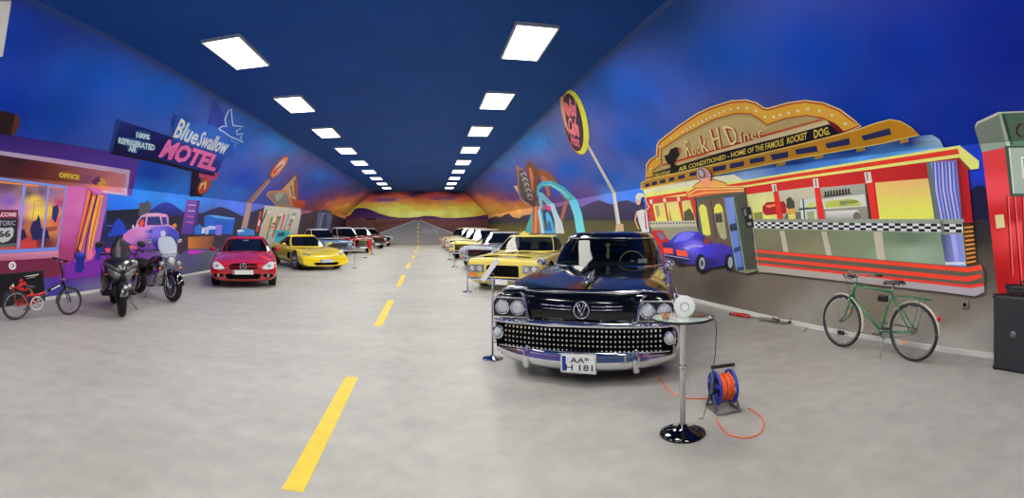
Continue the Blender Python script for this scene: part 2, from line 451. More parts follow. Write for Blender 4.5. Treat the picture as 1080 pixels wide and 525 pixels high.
# concrete floor
fm = bpy.data.materials.new('concrete_floor'); fm.use_nodes = True
nt = fm.node_tree; b = nt.nodes['Principled BSDF']; L = nt.links.new
tc = nt.nodes.new('ShaderNodeTexCoord')
def nz(scale, det, vecscale=None):
    n = nt.nodes.new('ShaderNodeTexNoise'); n.inputs['Scale'].default_value = scale; n.inputs['Detail'].default_value = det
    if vecscale:
        mp = nt.nodes.new('ShaderNodeMapping'); mp.inputs['Scale'].default_value = vecscale; L(tc.outputs['Object'], mp.inputs['Vector']); L(mp.outputs[0], n.inputs['Vector'])
    else: L(tc.outputs['Object'], n.inputs['Vector'])
    return n
n1 = nz(.55, 5); n2 = nz(5, 8); n3 = nz(1.2, 4, (.25, 2.2, 1))
r1 = nt.nodes.new('ShaderNodeValToRGB'); r1.color_ramp.elements[0].position = .35; r1.color_ramp.elements[0].color = (*lin((146,144,137)),1); r1.color_ramp.elements[1].position = .68; r1.color_ramp.elements[1].color = (*lin((167,164,157)),1)
L(n1.outputs['Fac'], r1.inputs['Fac'])
r2 = nt.nodes.new('ShaderNodeMapRange'); r2.inputs['From Min'].default_value = .3; r2.inputs['From Max'].default_value = .7; r2.inputs['To Min'].default_value = .9; r2.inputs['To Max'].default_value = 1.08; L(n2.outputs['Fac'], r2.inputs['Value'])
r3 = nt.nodes.new('ShaderNodeMapRange'); r3.inputs['From Min'].default_value = .35; r3.inputs['From Max'].default_value = .65; r3.inputs['To Min'].default_value = .95; r3.inputs['To Max'].default_value = 1.04; L(n3.outputs['Fac'], r3.inputs['Value'])
mm = nt.nodes.new('ShaderNodeMath'); mm.operation = 'MULTIPLY'; L(r2.outputs[0], mm.inputs[0]); L(r3.outputs[0], mm.inputs[1])
vs_ = nt.nodes.new('ShaderNodeVectorMath'); vs_.operation = 'SCALE'; L(r1.outputs['Color'], vs_.inputs[0]); L(mm.outputs[0], vs_.inputs['Scale']); L(vs_.outputs[0], b.inputs['Base Color'])
r4 = nt.nodes.new('ShaderNodeMapRange'); r4.inputs['To Min'].default_value = .38; r4.inputs['To Max'].default_value = .58; L(n1.outputs['Fac'], r4.inputs['Value']); L(r4.outputs[0], b.inputs['Roughness'])
b.inputs['Specular IOR Level'].default_value = .3
struct('floor', fm, lambda b: b.box(((XL+XR)/2, (YE+YB)/2, -.1), (XR-XL+.6, YE-YB+.6, .2)))
m_base = mat('baseboard_white', (215,215,208), .5)
struct('baseboard_right', m_base, lambda b: b.prism([(XR-.025,0),(XR+.05,0),(XR+.05,.07),(XR-.025,.06)], 1.0, YE, 'y'))
struct('baseboard_left', m_base, lambda b: b.prism([(XL+.025,0),(XL-.05,0),(XL-.05,.07),(XL+.025,.06)], 1.0, YE, 'y'))
struct('trim_1', mat('seam_paint', (20,70,150), .6), lambda b: (b.prism([(XCR+.05,ZT-.05),(XCR-.01,ZT),(XCR+.04,ZT)], YB, YE, 'y'), b.prism([(XCL-.05,ZT-.05),(XCL+.01,ZT),(XCL-.04,ZT)], YB, YE, 'y')))
# white frame strip at the near end of the left slope
_pt = [WL.xyz(*WL.uv(x, y), .03) for x, y in ((9.5,-2),(-4,-2),(-14,60),(0.5,56))]
def _strip(b):
    A = [b.bm.verts.new(p) for p in _pt]; B = [b.bm.verts.new(p+WL.nup*.05) for p in _pt]
    b._f(A, 0); b._f(B[::-1], 0)
    for i in range(4): b._f([A[i],A[(i+1)%4],B[(i+1)%4],B[i]], 0)
struct('trim_2', mat('white_trim', (225,225,218), .5), _strip)
# centre line dashes
m_yel = mat('yellow_road_paint', (238,205,40), .5, noise_=.08, nscale=6)
def dashes(b):
    for y0, l in ((2.8,2.25),(7.7,2.75),(12.9,3),(18.3,3),(23.9,3),(29.4,3),(35,3),(40.4,2.6)):
        y1 = y0+l
        b.box((-.8, (y0+y1)/2, .0015), (.135, y1-y0, .003))
struct('floor_marking', m_yel, dashes)
# ceiling panels
m_dif = mat('panel_light', (255,253,246), .4, emit=LAMP); m_fr = mat('panel_frame', (205,208,212), .4)
_lp = None
for side, X in (('left',-3.35), ('right',1.68)):
    for i in range(-3, 9):
        Y = 7.99+.15+3.87*i
        if _lp is None:
            _lp = o = empty('ceiling_panel_lamp', (X, Y, ZT-.055))
            b = MB()
            for sx in (-1,1): b.box((sx*.335,0,.03),(.03,1.56,.06)); b.box((0,sx*.765,.03),(.64,.03,.06))
            b.box((0,0,.05),(.66,1.54,.02))
            b.build('frame', m_fr, o)
            quick('diffuser', m_dif, o, lambda b: b.box((0,0,.012),(.64,1.5,.02)))
        else: o = copy_tree(_lp); o.location = (X, Y, ZT-.055)
        far = ['hidden','hidden','hidden','closest','second','third','fourth','fifth','sixth','seventh','eighth','farthest'][i+3]
        if i < 0: tag(o, 'white ceiling panel lamp of the row that runs on behind the viewer', 'ceiling lamp', 'ceiling panels behind the viewer')
        else: tag(o, f'white rectangular ceiling panel lamp, {far} from the viewer in the {side} row' if i in (0,8) else f'white rectangular ceiling panel lamp, {far} lamp from the near end of the {side} row', 'ceiling lamp', f'ceiling panel lamps in the {side} row')
# ---------------------------------------------------------------- paintings on the walls
def Z(x0, y0, s): return lambda *pts: [(x0+x/s, y0+y/s) for x, y in pts]
# end wall: mountains and painted road
m = Mural(WE)
m.poly([(364,238),(364,229),(370,226),(374,220),(378,219),(386,219.5),(392,221.5),(400,225),(410,228),(420,229.5),(432,229.5),(440,229),(448,227.5),(458,228),(466,229.5),(480,230),(500,228.5),(515,226),(515,240)], vgrad(219,(56,30,110),231,(88,46,100)))
m.poly([(364,232),(380,229.8),(400,230.5),(415,231),(437,231),(440,230.8),(460,230.8),(480,232),(515,231),(515,258),(364,258)], vgrad(231,(112,72,74),255,(72,50,42)), gridn=10)
m.poly([(396,235),(420,232.5),(437,231.6),(425,234.5),(396,240)], (92,58,54))
m.poly([(438.5,232.2),(442.5,232.2),(515,258.5),(364,258.5)], vgrad(233,(104,108,124),257,(148,146,144)), gridn=8)
m.line([(438.4,232.2),(408,243),(384,252)], [.5,.8,1.2], (170,165,160))
m.line([(442.6,232.2),(470,243),(500,253)], [.5,.8,1.2], (175,170,150))
for a, b_ in ((235,236.6),(238.5,241),(243,245.6),(247.5,250.5),(252.5,256.4)):
    m.poly([(440.6,a),(441.4,a),(441.8-(b_-250)*.03,b_),(440.2-(b_-250)*.03,b_)], (225,190,70))
m.text('ROUTE', [(446,245.5),(463,245.5),(461,241.3),(446,241.3)], (165,168,178))
m.line([(388,232),(391,229.5)], .8, (60,40,40)); m.poly([(386,230),(396,229.8),(396,232),(386,232.3)], (48,32,34)); m.line([(395.5,231),(396,243)], .8, (60,38,36))
m.build('painted_desert_road', wall_end, 'painted grey desert road running to a purple mountain under a sunset')
# right wall --------------------------------------------------------------------------------
m = Mural(WR, 0, .8)
m.poly([(515,236),(515,231),(522,228),(528,229),(533,226),(537,225),(541,229),(548,230),(552,227),(560,226),(568,222),(580,220),(592,217),(604,214),(614,218),(625,213),(632,211),(640,214),(648,216),(654,212),(662,211),(670,214),(676,212),(680,214),(680,238),(600,240),(515,238)], vgrad(212,(62,46,100),236,(44,36,62)), gridn=10)
m.poly([(515,236),(560,234),(620,232),(681,233),(684,247),(660,258),(515,258)], vgrad(233,(84,78,44),250,(110,104,46)))
for i in range(14):
    x = 517+i*3.3; m.line([(x,238),(x+.5,229+(i*7)%5)], .9, (50,44,40), lv=4)
m.poly([(1019,215),(1026,199),(1030,196),(1036,196),(1042,200),(1046,205),(1050,214),(1050,230),(1019,232)], (18,16,60))
m.build('painted_hills', wall_right, 'painted dark hills and dry grass along the sunset')
# arch and slanting board
m = Mural(WR, 6); q = Z(515,160,5.25)
m.poly(q((228,452),(248,310),(272,300),(290,452)), (176,96,56)); m.poly(q((200,452),(236,350),(250,310),(240,452)), (50,140,140))
m.poly(q((285,450),(292,330),(300,320),(318,450)), (40,150,180)); m.poly(q((318,345),(330,330),(352,370),(372,450),(300,450),(330,430)), (60,160,210)); m.poly(q((330,380),(345,390),(355,440),(322,440)), (30,90,140))
m.poly(q((265,112),(300,95),(345,118),(388,172),(442,262),(440,285),(415,385),(400,368),(424,270),(368,182),(325,150),(290,135),(268,160)), (148,84,54))
m.poly(q((300,128),(330,150),(345,240),(330,250),(318,200),(292,150)), (190,110,70))
m.poly(q((205,85),(222,48),(255,75),(282,105),(285,140),(272,200),(262,300),(280,450),(256,450),(244,300),(236,180)), (120,66,46))
m.poly(q((226,90),(238,85),(252,140),(250,230),(240,200)), (200,110,80)); m.poly(q((256,300),(268,300),(272,450),(256,450)), (205,120,70))
m.poly(q((140,190),(160,185),(180,260),(248,300),(195,275),(168,232)), (205,180,160))
m.poly(q((152,72),(196,100),(228,160),(246,230),(250,302),(195,268),(166,200),(166,120)), (74,66,70))
m.poly(q((152,72),(196,100),(200,106),(170,92),(172,205),(198,266),(166,205),(164,120)), (170,110,84))
g_ = m.lv+1; m.lv += 1
for j in range(5):
    x, y = 182+j*9, 128+j*30; m.line(q((x-2,y),(x+20,y-14),(x+28,y+2)), 1.5, (176,172,170), lv=g_); m.line(q((x+4,y+12),(x+30,y+16)), 1.2, (150,146,150), lv=g_)
m.poly(q((270,240),(270,190),(300,162),(350,158),(420,192),(492,262),(520,340),(540,452),(492,452),(475,350),(452,285),(398,222),(345,190),(300,190),(283,215),(280,250)), vgrad(190,(70,170,205),245,(110,205,215)), gridn=8)
m.poly(q((282,222),(300,224),(355,280),(385,340),(410,390),(424,452),(374,452),(368,380),(350,320),(300,262),(290,320),(312,452),(296,452),(276,330)), vgrad(200,(110,190,235),245,(205,210,205)), gridn=8)
m.poly(q((300,180),(350,176),(412,210),(450,250),(444,254),(400,216),(346,184)), (150,215,235))
m.poly(q((322,295),(348,300),(350,330),(330,320)), (205,50,130))
m.build('painted_arch', wall_right, 'painted turquoise and orange arches with a tilted black board')
# oval sign on its pole
m = Mural(WR, 6)
m.line([(619,151),(647.5,203),(654,246)], [2.6,3.4,4.6], (196,190,178)); m.line([(619.6,151),(648.4,203),(655,246)], [.8,1,1.4], (236,230,214)); m.poly([(650,236),(657.5,236),(658.5,248),(649,248)], (190,160,120))
m.ell(606.5,128.8,12.2,35,(150,110,30),-11.5); m.ell(607.8,128.6,12,34.6,(232,226,70),-11.5); m.ell(604.6,128.6,9.8,31,(58,34,64),-10.5,n=32)
m.poly([(590.5,97),(592,95),(594,100),(597,125),(601,142),(596,132),(592,116)], (205,150,120))
m.text('Rod', [(601,122),(609,124),(607,105),(600,103)], (226,120,128), bold=.05, shear=.2); m.text('Cafe', [(600,140),(612,145),(609,125),(599,122)], (226,120,128), bold=.05, shear=.2); m.text('Hot', [(603,152),(612,156),(611,144),(602,140)], (206,100,118), bold=.05)
m.ell(598.5,115,2.4,8,(214,110,110),-14)
m.build('painted_oval_sign', wall_right, 'painted yellow-rimmed oval sign with pink script on a bent pole')
# diner
m = Mural(WR, 2); q3 = Z(660,90,4.5); q5 = Z(840,90,4.0375); q6 = Z(840,200,4.0375); qw = Z(780,170,3.75); qe = Z(670,170,4.038)
out = [(681,190),(681.5,173),(685,168),(692,163.5),(692.5,153),(695,148),(715.5,132),(735,119),(749,112.5),(771,105.5),(787,104.5),(798,107.5),(806,113),(810,113.5),(831,107.5),(849,105),(869,107.5),(887,115),(900,125),(909,133),(893,140),(840,155),(760,176)]
cx_, cy_ = 800, 150
def shrink(k, pts=out):
    r = []
    for i, p in enumerate(pts):
        a = pts[i-1]; b_ = pts[(i+1)%len(pts)]; dx, dy = b_[0]-a[0], b_[1]-a[1]; l = math.hypot(dx,dy)
        r.append((p[0]-dy/l*k, p[1]+dx/l*k))
    return r
m.poly(out, (238,205,140)); m.poly(shrink(1.4), (176,54,34)); m.poly(shrink(3.0), (228,166,60))
inner = q3((128,438),(128,402),(168,372),(168,300),(270,233),(420,158),(520,130),(592,131),(640,158),(668,184),(760,153),(860,138),(940,152),(1000,182),(1040,217),(900,245),(700,300),(400,375))
m.poly(inner, (165,48,30)); m.poly(shrink(1.2, inner), (176,158,108)); m.poly([(p[0]+.3,p[1]+2) for p in shrink(2.2, inner)[2:9]]+[(811,134),(790,150),(740,168),(700,178)], (190,170,118))
bul = q3((118,395),(150,345),(160,290),(215,250),(250,232),(272,217),(290,207),(308,197),(326,188),(345,178),(364,169),(384,159),(403,150),(424,141),(445,131),(468,121),(500,112),(535,106),(577,106),(620,120),(662,148),(703,148),(735,139),(773,130),(818,120),(867,112),(921,119),(980,140),(1043,180))
m.lv += 1; g_ = m.lv
for i, p in enumerate(bul): m.ell(p[0], p[1], .8+.9*min(1,i/len(bul)+.1), .8+.8*min(1,i/len(bul)+.1), (255,240,190), lv=g_, n=10)
m.poly([(699,173),(745,160),(812,140),(868,124.5),(868,126),(812,141.8),(745,162),(699,175)], (190,50,30)); m.poly([(745,161.5),(812,142.5),(872,126.5),(878,130.5),(760,163)], (206,190,150))
m.poly([(689,182),(760,160.5),(840,140),(874,130.5),(884,134),(891,139),(840,152),(760,171),(689,188)], (16,18,36))
m.poly([(872,126),(880,129),(891,138.5),(884,139),(876,131)], (110,20,30))
yl = (214,196,84)
m.text('DELICIOUS', [(690,187),(707,182.5),(707,179),(690,183)], yl, bold=.02); m.text('AIR CONDITIONED - HOME', [(716,180.5),(787,161.7),(787,156),(716,176)], yl, bold=.02); m.text('OF THE FAMOUS', [(789,161.5),(827,153),(827,145),(789,156)], yl, bold=.02)
m.text('ROCKET', [(830.5,151.5),(851.5,146),(851.5,138.5),(830.5,144.5)], yl, bold=.02); m.text('DOG.', [(859,145.5),(876,141),(875.5,132.5),(858.5,136.5)], yl, bold=.03)
for c, o_, bd in (((180,40,28),.9,.035), ((244,214,150),0,.0)):
    m.text('R', [(724.5+o_,165.5),(730+o_,164),(727.5+o_,146.5),(722.5+o_,148)], c, bold=bd); m.text('oc', [(731+o_,163.5),(739.5+o_,161),(738+o_,154.5),(730+o_,157)], c, bold=bd)
    m.text('k', [(741.5+o_,160.5),(749+o_,158.5),(744+o_,140),(737+o_,143)], c, bold=bd); m.text('H', [(754.5+o_,157.5),(761.5+o_,155.5),(757.5+o_,133),(748.5+o_,136)], c, bold=bd)
    m.text('D', [(771+o_,152.5),(780+o_,150.5),(774+o_,130),(762.5+o_,133)], c, bold=bd); m.text('iner', [(782+o_,150),(806+o_,143.5),(805+o_,133),(780.5+o_,139)], c, bold=bd)
m.poly(q3((190,350),(186,330),(205,325),(215,300),(240,290),(258,295),(262,315),(240,350),(228,378),(205,372)), (22,22,26)); m.poly(q3((250,290),(262,295),(262,312),(254,320)), (200,90,70)); m.poly(q3((215,370),(245,375),(245,408),(212,412)), (20,20,30))
# gold gallery with dark windows
gal = [(676,199),(676.5,192),(682,188.5),(720,180),(760,170.5),(840,152),(893,138.5),(907,134.5),(925,128),(939,124.5),(951,126.5),(962,133),(970.5,141.5),(930,151),(840,167),(760,183),(720,192),(679,201)]
m.poly(gal, (232,200,120)); m.poly(shrink(1.1, gal), hgrad(680,(190,142,50),960,(186,130,26)))
m.lv += 1; g_ = m.lv
for w4 in ([(908.8,142.5),(939,134),(941,140.7),(911.8,147.4)],[(871,150.6),(896.4,144.4),(897.4,151.4),(873.4,155.6)],[(839,156.8),(862,152.6),(863.5,158.8),(841,162)],[(813,162),(832,158.8),(832,165),(815.5,168)],[(790.7,167),(807,164),(807,169.3),(792,172)],[(770,171.8),(785.5,168.8),(785.5,174.3),(771,177)],[(752,175.5),(766.7,172.7),(766,178),(753,180.5)],[(728,181.5),(746,177.5),(746,181.5),(728,185.5)],[(716,184.6),(723,183),(723,187),(716,188.6)],[(706,187),(712,185.6),(712,189.6),(706,191)],[(696.6,189.2),(702.5,188),(702.5,192),(696.6,193)],[(688,191.4),(693.5,190.2),(693.5,193.8),(688,195)],[(681,193.3),(685.5,192.4),(685.5,195.8),(681,196.8)]):
    m.poly(w4, (34,44,92), lv=g_)
m.poly([(760,183.5),(840,167.5),(930,151.5),(970,142),(984,141),(992,146),(996,156),(840,184),(760,197),(745,197)], lambda x, y: [a for a in idw([(760,186,(50,70,130)),(780,194,(120,150,190)),(840,170,(20,50,120)),(850,180,(60,120,190)),(900,158,(16,50,130)),(910,170,(70,140,210)),(960,148,(10,40,120)),(970,158,(80,150,220)),(988,150,(150,190,230))])(x, y)], gridn=12)
m.lv += 1; g_ = m.lv
for x, y in ((820,171.5),(860,163.5),(904,156),(950,147)): m.poly([(x,y),(x+9,y-2),(x+9,y+1.4),(x,y+3.4)], (170,130,40), lv=g_)
m.poly([(679,200.5),(720,192.5),(745,187.5),(775,184),(785,190),(760,200),(682,210)], vgrad(188,(226,214,180),206,(244,228,170)))
# cornice
m.poly([(680,204),(735,196),(790,189.5),(840,181),(1013,153.5),(1033.5,170),(1033.5,178),(1025,179),(1013,166.5),(840,189.5),(790,197.5),(735,205),(682,213)], (246,222,116))
m.poly([(683,208),(735,200),(790,191.5),(840,183.5),(1011,157),(1013,162.5),(840,187),(790,195),(735,202.5),(683,211)], (196,44,24))
m.poly([(1013,166),(1024,179),(1020,181),(1008,170)], (110,60,20))
# red wall band, windows
m.poly([(788,197.5),(840,189.5),(1012,166.5),(1022,182),(1027,235),(797,236),(788,212)], hgrad(800,(190,34,28),1010,(150,14,20)))
m.poly(qw((32,132),(140,118),(158,234),(45,238)), vgrad(204,(222,214,150),232,(226,220,110)))
m.poly(qw((156,118),(300,100),(322,234),(176,236)), vgrad(200,(190,184,160),232,(150,160,120))); m.poly(qw((322,105),(505,88),(532,231),(340,234)), vgrad(196,(152,150,140),232,(120,122,100)))
m.poly([(924,192.7),(980,188.2),(987,231.5),(929,232)], vgrad(192,(222,176,104),230,(252,222,90)), gridn=8)
lv = m.lv
m.poly(qw((95,180),(112,162),(180,158),(190,175),(190,206),(110,214),(98,205)), (150,26,22)); m.poly(qw((105,176),(150,168),(170,172),(120,184)), (220,120,90), lv=lv+2)
m.poly(qw((190,150),(205,140),(222,160),(225,200),(192,185)), (60,60,52)); m.poly(qw((192,190),(225,185),(226,205),(195,208)), (204,150,70)); m.poly(qw((190,206),(245,200),(250,232),(180,234)), (90,92,80), lv=lv+2); m.poly(qw((196,210),(225,206),(228,228),(200,230)), (214,204,110), lv=lv+4)
m.poly(qw((245,155),(305,145),(312,232),(250,232)), (206,214,206)); m.line(qw((240,190),(310,184)), 2.2, (60,64,66), lv=lv+6); m.line(qw((256,150),(264,234)), 1.6, (70,76,76), lv=lv+6); m.poly(qw((275,165),(300,162),(303,182),(278,184)), (190,196,90), lv=lv+7); m.poly(qw((270,200),(300,196),(304,230),(275,230)), (150,160,110), lv=lv+7)
m.poly(qw((60,205),(95,200),(98,235),(66,236)), (120,120,60), lv=lv+4)
m.poly(qw((330,150),(500,130),(508,178),(340,190)), (206,210,196), lv=lv+4); m.poly(qw((345,160),(440,148),(485,160),(485,176),(345,184)), (172,180,76), lv=lv+5); m.ell(900,213,7,2,(120,130,60),-5,lv=lv+6); m.poly(qw((400,160),(430,156),(430,172),(402,174)), (100,120,90), lv=lv+7)
m.poly(qw((345,198),(470,192),(482,205),(482,230),(345,232)), vgrad(222,(224,226,220),232,(130,130,120)), lv=lv+4); m.ell(905,228,4,4.6,(96,92,80),0,lv=lv+5)
for i in range(9):
    x = 341+i*11.5; m.poly(qw((x,124-i*1.4),(x+3,116-i*1.4),(x+8,122-i*1.4),(x+8,138-i*1.2),(x+1,139-i*1.2)), (36,32,30), lv=lv+6)
m.poly(qw((338,136),(446,124),(448,130),(340,143)), (48,44,40), lv=lv+7); m.poly(qw((500,90),(512,90),(530,232),(516,232)), (46,44,40), lv=lv+7)
m.lv = lv+8; lv = m.lv
for a in (((134,92),(154,92),(180,236),(156,236)),((297,72),(318,72),(344,234),(318,236)),((500,46),(528,46),(557,231),(530,232))):
    m.poly(qw(*a), (200,38,30), lv=lv+1)
for a in (((132,92),(150,90),(154,120),(138,122)),((295,70),(316,68),(320,104),(300,107)),((498,45),(524,43),(530,84),(506,88))):
    m.poly(qw(*a), (222,214,196), lv=lv+2); x0, y0 = a[0]; m.line(qw((x0+11,y0+2),(x0+15,y0+32)), 1.1, (70,62,56), lv=lv+3)
# curtain and its post
m.poly([(980,171.5),(1010,169),(1017,231.5),(988,232)], (96,104,172), lv=lv+1)
for i in range(7):
    u = i/7; x0 = 983.5+u*26.5; x1 = 991+u*26; m.line([(x0,171),(x0+1.5,200),(x1,231.5)], [1.2,2,1.6], (176,178,232) if i%2 else (140,146,214), lv=lv+2); m.line([(x0+2,171),(x0+3.8,200),(x1+2,231.5)], 1.0, (66,70,136), lv=lv+3)
m.poly([(978.5,171.5),(983,171),(992,232),(987,232)], (82,100,96), lv=lv+4); m.poly([(1010,168),(1013,171),(1019,234),(1016,233)], (120,16,22), lv=lv+4)
m.lv = lv+4
# lower body
m.poly([(795,231),(1018,231),(1018,247),(796,242)], (128,134,120))
m.lv += 1; lv = m.lv; N = 40; xs = [798+218*((i/N)**1.22) for i in range(N+1)]
def ys(x, k): t = (x-797)/220; return (234+.0*t)+(2.2*t)+k*(6.2+2.6*t)
m.poly([(797,ys(797,0)),(1017,ys(1017,0)),(1017,ys(1017,1)),(797,ys(797,1))], (232,232,222), lv=lv)
for i in range(N):
    for r in range(3):
        if (i+r) % 2: m.poly([(xs[i],ys(xs[i],r/3)),(xs[i+1],ys(xs[i+1],r/3)),(xs[i+1],ys(xs[i+1],(r+1)/3)),(xs[i],ys(xs[i],(r+1)/3))], (14,14,18), lv=lv+1)
m.poly([(992.5,232),(996,232),(1003,280),(999,280)], (92,104,92), lv=lv+2)
m.lv = lv+2
m.poly([(797,241.5),(1018,246.5),(1022,285),(796,266)], lambda x, y: idw([(800,250,(110,108,84)),(850,250,(106,106,80)),(900,256,(106,118,90)),(960,250,(84,104,80)),(960,268,(134,150,128)),(980,274,(120,140,120)),(860,265,(122,118,92)),(820,262,(104,98,74))])(x, y), gridn=10)
lv = m.lv
for a in ([(824,243.3),(829,243.3),(833.5,266),(828,265.5)],[(868,244),(873.4,244),(879.5,271),(873.4,270.5)],[(922.7,244.7),(932,244.7),(935.5,275.5),(927,275)]): m.poly(a, (172,164,146), lv=lv+1)
m.poly([(993.5,247),(1016,247),(1020.5,281),(999.6,281)], hgrad(996,(60,66,90),1010,(120,126,190)), lv=lv+1, gridn=5); m.poly([(1004,247),(1009,247),(1014,280),(1009,280)], (150,156,214), lv=lv+2); m.poly([(998.5,276),(1019,276),(1020,279),(999,279)], (200,204,214), lv=lv+3)
m.poly([(1016.5,234),(1027,237),(1031.5,281),(1021,282)], (60,40,20), lv=lv+1)
for i in range(9): m.line([(1018.3+i*.35,240+i*4.6),(1028+i*.35,239+i*4.5)], 1.8, (196,126,50), lv=lv+2)
m.lv = lv+3
# base stripes
def stripe(l0, l1, a0, a1, e0, e1, c): m.poly([(796,l0),(1020,a0),(1036.5,e0),(1037.5,e1),(1022,a1),(796,l1)], c, lv=m.lv+1)
m.poly([(796,262.5),(1020,281),(1036,278),(1040,288),(1039,300),(1030,306),(1000,304),(802,280)], (84,78,66)); lv = m.lv
stripe(262.9,265.6,282,286.8,279,284,(214,60,38)); stripe(270.2,273.1,291.6,296.6,288.4,292.4,(214,58,36)); m.poly([(798,276.6),(1024,300.3),(1039,298),(1039,301.2),(1026,303.5),(798,279)], (206,50,34), lv=m.lv+1)
m.poly([(798,279),(1026,303.5),(1039.5,301),(1039.5,307.5),(1030,312),(1000,308),(803,286.4)], hgrad(800,(150,144,128),1030,(150,142,150)), lv=m.lv+1, gridn=5)
m.lv += 1
# left part: windows with red posts
m.poly(qe((48,160),(225,148),(262,160),(272,300),(75,300)), (176,46,30))
lv = m.lv
for a in (((80,182),(128,176),(143,256),(95,258)),((136,176),(188,170),(206,254),(150,256)),((204,170),(240,165),(264,252),(214,254))): m.poly(qe(*a), vgrad(213,(206,196,120),232,(226,214,100)), lv=lv+1)
m.poly(qe((150,200),(160,240),(165,252),(150,253)), (150,140,80), lv=lv+2); m.poly(qe((214,215),(238,200),(255,225),(262,252),(214,253)), (70,70,50), lv=lv+2); m.poly(qe((90,190),(105,188),(112,230),(100,240)), (170,140,90), lv=lv+2)
for a in (((66,165),(78,163),(80,180),(70,182)),((124,160),(136,158),(138,174),(127,176)),((184,154),(196,152),(198,170),(188,172))): m.poly(qe(*a), (222,206,180), lv=lv+2)
m.poly(qe((64,256),(264,252),(290,352),(90,352)), (128,128,104), lv=lv+3); m.poly(qe((64,256),(264,252),(268,278),(70,282)), (176,172,150), lv=lv+4)
for i in range(16): m.poly(qe((70+i*12.2,262+i*-.2),(76+i*12.2,262-i*.2),(77+i*12.2,268-i*.2),(71+i*12.2,268-i*.2)), (60,60,56), lv=lv+5)
m.lv = lv+5
# entrance
m.poly([(735.6,207),(788,200),(800.5,284),(790,289),(777,285),(745,270)], (70,74,60)); lv = m.lv
m.poly(qe((275,170),(385,155),(412,320),(418,380),(300,330),(292,290)), (92,74,60), lv=lv+1); m.line(qe((330,165),(352,330)), .9, (50,44,40), lv=lv+2); m.line(qe((270,165),(292,320)), 1.6, (66,92,84), lv=lv+2)
m.poly(qe((278,200),(284,186),(298,183),(310,195),(318,240),(330,310),(320,318),(296,310)), (226,214,90), lv=lv+2); m.poly(qe((343,200),(350,184),(364,180),(376,190),(384,215),(344,222)), (232,212,80), lv=lv+2); m.poly(qe((343,224),(384,217),(398,325),(388,334),(370,325),(358,290)), (150,150,110), lv=lv+2); m.poly(qe((345,225),(375,222),(380,260),(352,262)), (60,58,50), lv=lv+3)
m.poly(qe((386,152),(426,148),(474,462),(440,466)), (38,52,96), lv=lv+2)
for a in (((391,156),(422,152),(436,262),(408,270)),((412,300),(442,294),(452,360),(424,372)),((428,390),(456,380),(466,446),(440,452))): m.poly(qe(*a), vgrad(208,(110,130,196),284,(80,104,168)), lv=lv+3)
m.poly(qe((408,278),(440,274),(443,290),(412,296)), (26,40,50), lv=lv+4); m.line(qe((424,152),(476,466)), 1.0, (120,150,140), lv=lv+4); m.line(qe((386,152),(440,462)), .9, (120,150,150), lv=lv+4)
m.poly(qe((440,150),(478,130),(500,290),(526,460),(480,474)), (60,64,52), lv=lv+1); m.poly(qe((436,466),(526,458),(528,466),(482,478)), (110,116,90), lv=lv+4)
m.poly(qe((460,198),(498,194),(514,280),(484,284)), (20,20,22), lv=lv+5); m.poly(qe((470,204),(480,203),(484,232),(474,234)), (90,94,98), lv=lv+6); m.ell(793.5,228.5,1.5,2.2,(150,152,150),0,lv=lv+6); m.poly(qe((486,262),(502,260),(504,272),(489,274)), (120,124,124), lv=lv+6); m.line([(796,240),(799,262),(803,287)], .9, (140,140,130), lv=lv+7)
m.lv = lv+6
m.poly(qe((222,140),(260,110),(330,108),(470,108),(474,130),(398,136),(320,144),(235,158)), (206,90,40)); m.line(qe((232,142),(270,120),(470,116)), 1.0, (255,226,130)); m.line(qe((234,150),(300,134),(472,126)), 1.0, (246,190,110)); m.line(qe((225,134),(262,110),(470,107)), .8, (255,210,120))
m.poly(qe((254,112),(268,96),(300,80),(355,80),(392,92),(402,106),(330,108)), (214,160,70)); m.line(qe((254,112),(268,96),(300,80),(355,80),(392,92),(402,106)), .8, (90,70,40))
m.ell(744.6,184.2,8,10.4,(90,40,50),-28); m.ell(744,183.8,7.2,9.6,(232,160,160),-28); m.ell(741.6,181.4,4.2,6,(130,120,124),-20); m.ell(741,181,2.2,4,(190,196,200),-20); m.poly([(741,190),(751,188),(752,197),(743,198)], (226,140,100))
LVD = m.lv
m.build('painted_diner', wall_right, 'painted red and gold diner with lettered roof sign and chequered band')
# painted cars in front of the diner
m = Mural(WR, LVD)
m.poly(qe((70,302),(85,293),(125,296),(145,330),(172,345),(180,380),(120,395),(92,380)), (170,26,22)); m.poly(qe((98,304),(122,304),(136,330),(118,334)), (90,100,130))
m.build('painted_red_car', wall_right, 'painted small red car behind the painted violet one')
m = Mural(WR, LVD+3)
m.poly(qe((122,346),(150,342),(178,318),(198,303),(240,297),(285,302),(318,332),(345,350),(385,352),(415,364),(428,385),(426,450),(404,462),(392,440),(372,448),(322,454),(306,470),(280,468),(262,440),(225,438),(135,408)), lambda x, y: idw([(705,262,(30,26,84)),(720,252,(60,54,190)),(740,250,(40,34,160)),(745,262,(52,40,190)),(765,262,(60,44,150)),(772,270,(46,34,130)),(715,272,(20,18,60)),(750,278,(30,22,90)),(735,258,(120,110,230))])(x, y), gridn=12)
m.poly(qe((186,322),(200,306),(245,300),(268,308),(232,336),(170,344)), (104,104,220)); m.poly(qe((292,318),(318,334),(340,350),(300,350)), (50,30,34)); m.ell(748,254.5,3.2,3.6,(120,54,44)); m.poly(qe((212,368),(250,355),(300,358),(296,364),(250,366),(232,378)), (150,140,230))
m.poly(qe((128,368),(168,370),(172,394),(132,392)), (236,74,54)); m.poly(qe((182,376),(228,380),(234,406),(188,402)), (240,80,56)); m.poly(qe((150,398),(238,414),(240,430),(160,412)), (24,20,60)); m.line(qe((130,398),(240,416)), .8, (150,150,190))
